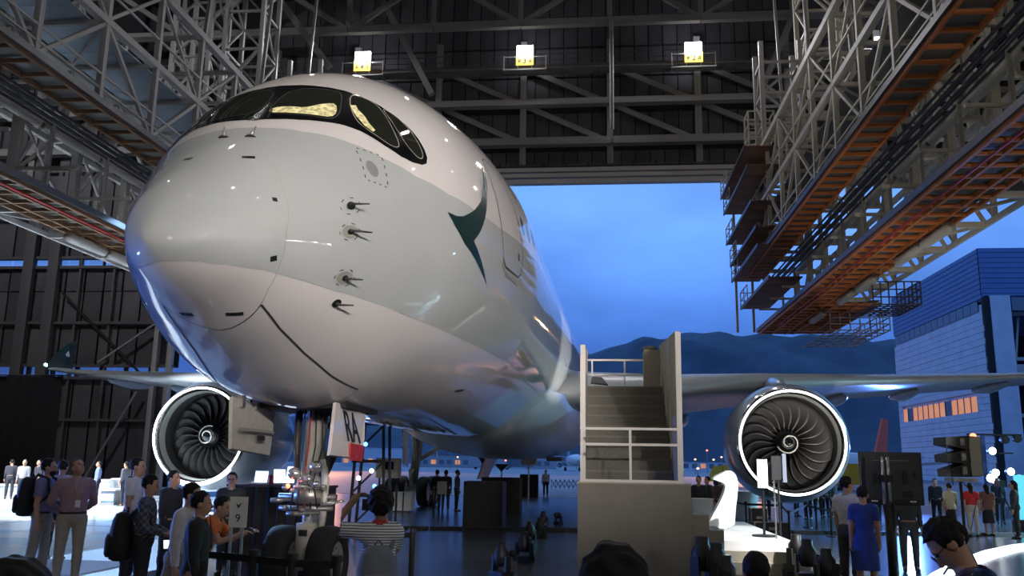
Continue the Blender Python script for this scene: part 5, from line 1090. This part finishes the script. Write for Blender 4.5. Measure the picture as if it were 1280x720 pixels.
        th0 = wr+f_*.025+sidev*.03; th1 = th0+nrm(f_*.7+sidev*.7+pal*.3)*.04; hs += [cap(wr+f_*.02, th0, .018, .015), cap(th0, th1, .013, .011), cap(th1, th1+nrm(f_+sidev*.25+pal*.3)*.032, .011, .009)]
        def hand(P):
            d = None
            for f in hs: d = f(P) if d is None else smin(d, f(P), .006)
            return d
        c = wr+f_*.08; parts.append(snet(hand, c-.13, c+.13, max(.0075, res*.3)))
    n = 0; V_, F_ = [], []
    for v, f in parts: V_.append(v); F_.append(f+n); n += len(v)
    def mk(name, v, f, m, par=t):
        me = bpy.data.meshes.new(name); me.from_pydata((np.asarray(v)*k).tolist(), [], np.asarray(f).tolist()); me.materials.append(m); me.polygons.foreach_set('use_smooth', [True]*len(me.polygons)); return link(name, me, par)
    bd_ = mk('body', np.concatenate(V_), np.concatenate(F_), X[skin])
    nv = np.zeros_like(vs); 
    q = vs[fs]; fn_ = np.cross(q[:, 2]-q[:, 0], q[:, 3]-q[:, 1])
    for j in range(4): np.add.at(nv, fs[:, j], fn_)
    nv /= np.maximum(np.linalg.norm(nv, axis=1), 1e-12)[:, None]
    def shell(name, groups, m, off, zmin=-9, zmax=9):
        ok = np.isin(grp, groups) & (vs[:, 2] > zmin) & (vs[:, 2] < zmax); keep = ok[fs].sum(1) >= 3; f = fs[keep]
        if not len(f): return None
        used = np.unique(f); mp = -np.ones(len(vs), int); mp[used] = np.arange(len(used))
        wr_ = np.sin(vs[used, 2]*70+vs[used, 0]*40)*.002
        return mk(name, vs[used]+nv[used]*(off+wr_[:, None]), mp[f], m)
    sm = shirt if not isinstance(shirt, tuple) else fabric(shirt); pm_ = pants if not isinstance(pants, tuple) else fabric(pants)
    shell('shoe', ['shoes'], fabric(shoes, .4), .007)
    if bottom == 'trousers': shell('trousers', ['pants'], pm_, .012)
    if bottom == 'dress':
        shell('dress', ['shirt', 'pants'], sm, .012)
    if bottom in ('skirt', 'dress'):
        ring = []; z1 = .93-skirt_len
        for j in range(7):
            q_ = j/6; z = 1.0-(1.0-z1)*q_; a_ = .165+.03*sin(q_*pi*.5)+.01*q_; b_ = .125+.035*q_
            ring.append([(a_*cos(2*pi*i/24)*(1+.03*q_*sin(i*2.1)), b_*sin(2*pi*i/24)*(1+.03*q_*cos(i*1.7)), z) for i in range(24)])
        b = MB().grid([[tuple(c*k for c in p) for p in r] for r in ring], True); b.build('skirt', sm if bottom == 'dress' else pm_, t, True)
    if bottom != 'dress': shell('shirt', ['shirt', 'pants'] if bottom == 'skirt' else ['shirt'], sm, .016)
    if belt:
        MB().grid([[tuple(c*k for c in (.172*bw*cos(2*pi*i/24), .012+.126*bw*sin(2*pi*i/24)-.01, z)) for i in range(24)] for z in (.985, 1.02)], True).build('belt', X['black'], t, True)
    # hair
    if hair:
        big = er((0, -.02, .040), (.086*hairs, .104*hairs, .103*hairs))
        def hairf(P):
            q = (P-hb)@Hm; d = big(P)-(.007 if res < .022 else .003)+(.0035 if res < .022 else .002)*(np.sin(q[:, 0]*95+2*np.sin(q[:, 2]*60))+np.sin(q[:, 1]*110+q[:, 2]*75)+np.sin(q[:, 2]*130+q[:, 0]*50)*.7)
            if longhair: d = smin(d, cap(hp((0, -.07, .0)), hp((0, -.085, -.2)), .075, .06)(P), .05)
            cut = np.minimum(q[:, 1]-.028+.0*q[:, 2], .078-q[:, 2]+.35*(q[:, 1]-.03)); d = np.maximum(d, cut)
            side = np.minimum(-.04-.045*np.clip(-q[:, 1]/.06, 0, 1)-q[:, 2], 1) if not longhair else np.full(len(P), -1.)
            d = np.maximum(d, side)
            return np.maximum(d, -(smin(cran(P), jaw(P), .04)-.001))
        ex = .2 if not longhair else .34
        v_, f_ = snet(hairf, hb-np.array([.18, .2, ex]), hb+.21, max(.009, res*.36)); mk('hair', v_, f_, X[hair])
    if res < .035 or glasses:
        for s in (-1, 1): MB().lathe([(0, -.009), (.008, -.004), (.009, .002), (0, .008)], tuple(hp((s*.032, .083, .012))*k), 'Y', 10).build('eye', X['eye'], t, True)
        MB().tube([tuple(hp(q)*k) for q in ((-.02, .094, -.066), (0, .099, -.064), (.02, .094, -.066))], .005*k, 6).build('mouth', X['lipskin'], t, True)
    if beard:
        bb = er((0, .034, -.052), (.060, .066, .076))
        def bf(P):
            q = (P-hb)@Hm; return np.maximum(np.maximum(bb(P), q[:, 2]+.040), .012-q[:, 1])
        v_, f_ = snet(bf, hb-.15, hb+.15, .010); mk('beard', v_, f_, X['hair'])
    if glasses:
        g = MB()
        for s in (-1, 1): g.grid(tor_at(hp((s*.034, .108, .012)), .022, .0028, Hm)); g.tube([hp((s*.057, .105, .015)), hp((s*.082, -.01, .012))], .0026, 5)
        g.tube([hp((-.012, .109, .014)), hp((.012, .109, .014))], .0026, 5); g.v = [tuple(c*k for c in v) for v in g.v]; g.build('glasses', X['black'], t, True)
    HANDS[label] = [loc+M.Rotation(R(face), 3, 'Z')@V((wr+f_*.09)*k) for s_, wr, f_ in hands]
    return t, k, up, hp
def tor_at(c, r, rr, Hm):
    return [[tuple(np.array(c)+np.array([(r+rr*cos(2*pi*j/5))*cos(2*pi*i/14), rr*sin(2*pi*j/5), (r+rr*cos(2*pi*j/5))*sin(2*pi*i/14)])@Hm.T) for j in range(5)] for i in range(15)]
def at_head(px, py, d, h):            # where a person of height h stands whose crown is seen at a pixel
    p = AD(px, py, d); z = p.z-h; return V((p.x, p.y, z if abs(z) > .13 else 0))
def backpack(loc, rz, label, m, k=1.):
    t = thing('backpack', label, 'backpack', loc, rz, world=False)
    MB().grid([[(a*(.16*k)*q, b*(.11*k)*q-.0, z*k) for a, b in [(cos(2*pi*i/20)*(1-.0), sin(2*pi*i/20)) for i in range(20)]] for z, q in ((-.24, .6), (-.22, .92), (-.1, 1.05), (.05, 1.02), (.16, .88), (.22, .62), (.24, .3))], True, True).build('bag', m, t, True)
    MB().grid([[(a*.12*k*q, b*.05*k*q-.10*k, z*k) for a, b in [(cos(2*pi*i/16), sin(2*pi*i/16)) for i in range(16)]] for z, q in ((-.2, .7), (-.17, 1), (-.02, 1), (.02, .7))], True, True).build('pocket', m, t, True)
    for s in (-1, 1): MB().tube([(s*.10*k, .08*k, .2*k), (s*.12*k, .14*k, .27*k), (s*.13*k, .27*k, .22*k), (s*.14*k, .30*k, .02*k), (s*.12*k, .1*k, -.16*k)], .018*k, 6).build('strap', m, t, True)
    MB().tube([(-.04*k, .04*k, .23*k), (0, .04*k, .28*k), (.04*k, .04*k, .23*k)], .01*k, 6).build('handle', m, t, True)
    return t
def onback(p, face, h, dz=0, dist=.235):
    a = R(face); return V((p.x+sin(a)*dist, p.y-cos(a)*dist, p.z+(1.22+dz)*h/1.75))
bb_ = [(-.35, -.25, -1), (.6, -.35, -.75)]
# --- far left pair
p = at_head(62, 570, 13, 1.75); p.z = .2
person('bearded man in blue shirt and khaki trousers with black backpack at far left', p, -75, 1.75, (.16, .17, .30), (.30, .26, .20), arms=[None, [(.1, -.05, -1), (.0, .12, -1)]], res=.024, beard=True, belt=1, heady=5, legs=[[(-.03, .1, -1), (0, 0, -1)], [(.03, -.12, -1), (0, -.08, -1)]])
backpack(onback(p, -75, 1.75), R(-75), 'black backpack worn by the bearded man at far left', fabric((.012, .012, .014)), 1.15)
p = at_head(99, 569, 12.9, 1.76); p.z = .2
_, k, up, hp = person('grey-haired man in pink shirt and khaki trousers looking up, lanyard round his neck', p, -135, 1.76, (.30, .19, .20), (.36, .31, .24), hair='hairgrey', arms=[[(-.35, -.35, -1), (.7, -.45, -.7)], [(.35, -.35, -1), (-.7, -.45, -.7)]], res=.024, belt=1, headp=28, heady=20, build=1.08, sleeve='long')
MB().tube([tuple(np.array(q)*k) for q in ((-.07, .0, 1.47), (-.06, .13, 1.38), (-.01, .165, 1.18), (.04, .13, 1.38), (.07, .0, 1.47))], .007, 6).build('lanyard', fabric((.5, .42, .12)), _, True); MB().box(tuple(np.array((-.01, .17, 1.13))*k), (.07, .012, .10)).build('badge', X['signwhite'], _)
p = at_head(80, 572, 16, 1.72); p.z = .2
person('dark-trousered man standing behind the bearded man and the man in pink', p, 10, 1.72, (.30, .32, .42), (.02, .02, .03), res=.03)
# --- group left of the nose wheel
p = at_head(172, 577, 13.4, 1.75); p.z = .2
_, k, up, hp = person('man in white uniform shirt with dark shoulder tabs behind the checked-shirt man', p, -80, 1.78, (.62, .60, .62), (.02, .02, .03), res=.024)
for s in (-1, 1): MB().box(tuple(np.array((s*.16, -.01, 1.485))*k), (.10, .06, .02)).build('shoulder_tab', X['black'], _)
p = at_head(188, 589, 11.6, 1.76)
chk = fabric((.07, .075, .10)); nt_ = chk.node_tree; b_ = nt_.nodes['Principled BSDF']; ck = nt_.nodes.new('ShaderNodeTexChecker'); ck.inputs['Scale'].default_value = 22; ck.inputs['Color1'].default_value = (.05, .055, .075, 1); ck.inputs['Color2'].default_value = (.15, .16, .21, 1)
tcn = nt_.nodes.new('ShaderNodeTexCoord'); nt_.links.new(tcn.outputs['Object'], ck.inputs['Vector']); nt_.links.new(ck.outputs['Color'], b_.inputs['Base Color'])
person('man in a dark checked long-sleeved shirt with a black shoulder bag, looking at his phone', p, -70, 1.76, chk, (.015, .015, .02), sleeve='long', arms=[[(-.05, .15, -1), (.1, .9, -.35)], [(.08, .1, -1), (-.15, .9, -.3)]], res=.024, headp=-12)
backpack(onback(p, -70, 1.7, -.18, .27), R(-70), 'dark brown backpack on the back of the checked-shirt man', fabric((.02, .017, .013)), 1.25)
ph = AD(208, 681, 11.3); t = thing('phone', 'phone with a lit white screen held by the checked-shirt man', 'phone', ph, .6, world=False); MB().box((0, 0, 0), (.075, .012, .14), 0, M.Rotation(-.7, 3, 'X')).build('case', X['black'], t); MB().box((0, -.008, .006), (.066, .004, .12), 0, M.Rotation(-.7, 3, 'X')).build('screen', X['screen'], t)
p = at_head(218, 585, 15, 1.78); person('dark-haired man in black behind the white-shirted passer-by', p, -100, 1.78, (.02, .02, .024), (.02, .02, .02), sleeve='long', res=.03)
p = at_head(232, 600, 9.8, 1.72)
person('passer-by in a loose white shirt and beige trousers striding right', p, -80, 1.72, (.55, .52, .55), (.30, .24, .20), sleeve='long', res=.026, build=1.12, legs=[[(-.03, .35, -1), (0, -.05, -1)], [(.03, -.3, -1), (0, -.5, -1)]], lean=6)
p = at_head(252, 606, 9.0, 1.66); person('person in dark jacket and netted dark skirt beside the white-shirted passer-by', p, -70, 1.66, (.016, .015, .018), (.03, .028, .026), sleeve='long', bottom='skirt', res=.028, skirt_len=.6)
hb_ = thing('handbag', 'large black handbag carried between the passer-by and the orange shirt', 'bag', AD(254, 672, 9.3), .2, world=False); hb_.scale = (.75, .75, .75); MB().grid([[(a*.13*q, b*.06*q, z) for a, b in [(cos(2*pi*i/16), sin(2*pi*i/16)) for i in range(16)]] for z, q in ((-.17, .8), (-.12, 1.05), (.05, 1), (.15, .8))], True, True).build('bag', X['black'], hb_, True); MB().tube([(-.09, 0, .13), (-.07, 0, .3), (.07, 0, .3), (.09, 0, .13)], .01, 6).build('strap', X['black'], hb_, True)
p = at_head(251, 634, 10.6, 1.36); p.z = 0
_o = person('visitor in an orange shirt bending forward to aim a small camera', p, -85, 1.60, (.62, .13, .02), (.03, .03, .035), arms=[[(-.1, .6, -.3), (.3, .9, .85)], [(.1, .6, -.3), (-.3, .9, .85)]], res=.026, lean=22, headp=8)
cm = thing('compact_camera', 'small camera held by the visitor in the orange shirt', 'camera', (HANDS[_o[0]['label']][0]+HANDS[_o[0]['label']][1])/2, -1.3, world=False); MB().box((0, 0, 0), (.11, .04, .065)).build('body', X['black'], cm); MB().lathe([(0, .05), (.022, .05), (.026, .0), (0, 0)], (0, .02, 0), 'Y', 14).build('lens', X['chrome'], cm, True)
p = at_head(291, 590, 16, 1.75); person('man in dark suit and glasses at the desk below the left engine', p, -168, 1.75, (.014, .015, .02), (.015, .015, .02), sleeve='long', res=.024, glasses=True)
# --- photographer
p = at_head(477, 611, 7.6, 1.75)
strp = fabric((.6, .62, .66)); nt_ = strp.node_tree; b_ = nt_.nodes['Principled BSDF']; wv = nt_.nodes.new('ShaderNodeTexWave'); wv.bands_direction = 'Z'; wv.inputs['Scale'].default_value = 14; rp = nt_.nodes.new('ShaderNodeValToRGB'); rp.color_ramp.interpolation = 'CONSTANT'; rp.color_ramp.elements[0].color = (.03, .035, .06, 1); rp.color_ramp.elements[1].color = (.74, .77, .80, 1); rp.color_ramp.elements[1].position = .22
tcn = nt_.nodes.new('ShaderNodeTexCoord'); nt_.links.new(tcn.outputs['Object'], wv.inputs['Vector']); nt_.links.new(wv.outputs['Fac'], rp.inputs[0]); nt_.links.new(rp.outputs[0], b_.inputs['Base Color'])
_, k, up, hp = person('photographer in striped T-shirt with grey backpack raising a camera to his eye', p, 12, 1.75, strp, (.03, .03, .04), skin='skin2', hairs=1.2, build=.72, arms=[[(-.9, .3, .12), (.55, .35, .75)], [(.0, .85, -.5), (-.45, .4, .85)]], res=.017, headp=6)
MB().grid([[tuple(np.array((.066*cos(a)*q, .064*sin(a)*q-.004, z))*k) for a in np.linspace(0, 2*pi, 22)[:-1]] for z, q in ((1.455, 1.35), (1.485, 1.06), (1.51, 1.0))], True).build('red_collar', X['red'], _, True)
backpack(onback(p, 12, 1.75, -.14, .20), R(12), 'blue-grey backpack on the photographer in the striped T-shirt', fabric((.17, .19, .24)), .98)
c = (HANDS[_['label']][0]+HANDS[_['label']][1])/2+V((0, .05, .0)); cm = thing('camera', 'black camera raised by the photographer in the striped T-shirt', 'camera', c, R(10), world=False); MB().box((0, 0, 0), (.14, .07, .095)).build('body', X['black'], cm); MB().lathe([(0, .17), (.04, .17), (.042, .04), (0, .03)], (0, 0, 0), 'Y', 18).build('lens', X['pipe'], cm, True); MB().box((0, 0, .06), (.06, .05, .04)).build('viewfinder', X['black'], cm)
# --- far group by the main wheels and under the belly
for i, (px, py, d, c_, f_, lb) in enumerate(((547, 583, 37, (.02, .02, .03), 30, 'dark-clothed man left of two by the main wheels'), (558, 583, 37, (.02, .02, .025), 10, 'dark-clothed man right of two by the main wheels with a grey bag'), (572, 586, 38, (.12, .10, .13), -70, 'blurred stroller right of the two men by the main wheels'))):
    q = at_head(px, py, d, 1.7); q.z = 0; person(lb, q, f_, 1.7, c_, (.02, .02, .03), res=.045, sleeve='long')
q = AD(553, 594, 36.4); bgx = thing('grey_bag', 'grey bag carried by the men near the main wheels', 'bag', (q.x, q.y, .75), world=False); MB().box((0, 0, .25), (.36, .2, .5)).build('body', X['grey'], bgx); MB().tube([(-.1, 0, .5), (0, 0, .62), (.1, 0, .5)], .015, 6).build('handle', X['black'], bgx)
person('man in white shirt and dark vest standing alone under the belly', G(682, 621), 180, 1.66, (.45, .48, .52), (.015, .015, .02), res=.035, sleeve='long')
# --- couple and neighbours right
p = at_head(1057, 591, 14.7, 1.86); p.z = 0; person('man in white shirt and dark trousers beside the woman in the blue dress', p, -50, 1.86, (.62, .60, .60), (.045, .04, .045), res=.024, sleeve='short', heady=-20, build=.95)
p = at_head(1077, 605, 14.1, 1.72); person('woman in a sleeveless royal blue dress seen from behind', p, -15, 1.72, (.02, .05, .30), bottom='dress', res=.024, skirt_len=.46, build=.88, longhair=False)
p = at_head(1131, 598, 18.2, 1.74); person('person in dark trousers standing behind the large monitor', p, 170, 1.74, (.03, .03, .035), (.035, .035, .04), res=.03, sleeve='long')
p = V((0, 0, 0)); _, k, up, hp = person('man in a shiny dark blue jacket and glasses looking down at lower right', p, 62, 1.71, mat('satin jacket', (.012, .03, .10), .28), (.02, .02, .03), sleeve='long', res=.017, headp=-28, lean=24, glasses=True, heady=8)
crn = M.Rotation(R(62), 3, 'Z')@V(hp((0, -.02, .135))*k); want = AD(1160, 656, 4.9); sc0 = want.z/crn.z; _.scale = (sc0, sc0, sc0); _.location = (want.x-crn.x*sc0, want.y-crn.y*sc0, 0)
p = AD(768, 689, 2.35); hh = p.z; p.z = 0; person('dark-haired onlooker in the front row, back of head below the stairs', p, 0, hh, (.02, .02, .025), (.02, .02, .02), sleeve='long', res=.02)
p = AD(22, 706, 2.5); hh = p.z; p.z = 0; person('dark-haired onlooker in the front row at the lower left corner', p, 5, hh, (.02, .02, .03), (.02, .02, .02), sleeve='long', res=.02)
p = at_head(944, 680, 5.2, 1.50); person('short onlooker in black passing in front of the white riser', p, 0, 1.50, (.012, .013, .018), (.012, .012, .016), sleeve='long', res=.028, build=.8)
# --- guests on the right show floor
for px, py, d, h, f_, sh, pa, bt, lh, lb, rs_ in ((1186, 606, 28.3, 1.6, 10, (.55, .50, .36), (.015, .015, .02), 'skirt', False, 'woman in a cream top and black skirt left of the woman in red', .03), (1212, 605, 28, 1.62, -5, (.65, .03, .03), (.55, .50, .45), 'trousers', True, 'long-haired woman in a red top and white trousers seen from behind', .03),
        (1232, 606, 28.4, 1.6, 0, (.20, .09, .08), (.015, .015, .02), 'skirt', True, 'woman in a brown top and black skirt right of the woman in red', .03), (1265, 592, 27.4, 1.72, 60, (.03, .03, .03), (.02, .02, .02), 'trousers', True, 'woman in a long dark outfit at right holding a phone', .03),
        (1168, 598, 33, 1.7, 150, (.02, .025, .05), (.02, .02, .03), 'trousers', False, 'dark-suited man left of the woman in the cream top', .04), (1246, 595, 35, 1.75, 170, (.03, .04, .08), (.02, .02, .03), 'trousers', False, 'cameraman in dark blue behind the women at right', .04),
        (1272, 594, 36, 1.7, 190, (.10, .12, .16), (.02, .02, .03), 'trousers', False, 'man in grey behind the woman in the long dark outfit', .04), (957, 606, 36, 1.75, 20, (.05, .05, .07), (.02, .02, .03), 'trousers', False, 'man in dark clothes standing below the right engine lip', .04),
        (873, 588, 28, 1.7, 170, (.02, .02, .03), (.02, .02, .03), 'trousers', False, 'dark-suited guest at the white table next to the stairs', .04), (884, 590, 29, 1.68, 120, (.05, .05, .06), (.02, .02, .03), 'trousers', False, 'guest in charcoal at the white tables behind the swan-neck stand', .04), (899, 590, 30, 1.65, 200, (.10, .06, .05), (.02, .02, .03), 'trousers', True, 'woman in brown at the white tables behind the swan-neck stand', .04),
        (1100, 590, 34, 1.7, 180, (.04, .05, .10), (.02, .02, .03), 'trousers', False, 'guest in navy seen between the blue dress and the monitor', .045)):
    q = at_head(px, py, d, h); q.z = 0; person(lb, q, f_, h, sh, pa, bottom=bt, longhair=lh, res=rs_, sleeve='short' if bt == 'skirt' or 'red' in lb else 'long', skirt_len=.5)
for i, (px, py, d) in enumerate(((1008, 622, 36), (1014, 623, 36.5), (1021, 622, 37), (1030, 621, 38), (1040, 620, 37), (994, 622, 38))):
    q = at_head(px, 594, d, 1.68); q.z = 0; person('guest in dark clothes behind the barrier posts under the right engine, %s from the left' % ('second', 'third', 'fourth', 'fifth', 'rightmost', 'leftmost')[i], q, 150+17*i, 1.68, (.03, .03, .04), (.02, .02, .03), sleeve='long', res=.05, group='guests standing under the right engine')
for i, (px, py, d, sh) in enumerate(((30, 588, 36, (.25, .25, .27)), (48, 592, 37, (.02, .02, .03)), (124, 583, 35, (.15, .2, .4)), (158, 586, 34, (.1, .1, .12)), (14, 590, 38, (.03, .03, .04)))):
    q = at_head(px, py, d, 1.65); q.z = .2; person(('man with a white cap among the guests by the grey bench', 'dark-clothed guest right of the man with the white cap', 'guest in a blue shirt standing behind the white counter at left', 'guest in grey by the white counter next to the uniformed man', 'dark-clothed guest at the extreme left by the grey bench')[i], q, 200-40*i, 1.65, sh, (.02, .02, .03), res=.045, sleeve='long', hair='hair' if i else 'hairgrey')
# tripod camera of the cameraman
q = AD(1250, 607, 33.5); tp = thing('video_camera', 'video camera on a tripod in front of the cameraman at right', 'camera', (q.x, q.y, 0)); MB().box((q.x, q.y, 1.55), (.22, .5, .24)).build('camera_body', X['black'], tp)
for k in range(3): a = k*2.09; MB().tube([(q.x, q.y, 1.42), (q.x+.5*cos(a), q.y+.5*sin(a), 0)], .025, 6).build('tripod_leg', X['black'], tp)
MB().lathe([(0, .02), (.13, .02), (.15, 0)], (q.x-.35, q.y-.1, 1.75), 'Y', 14).build('lamp_face', X['led'], tp)
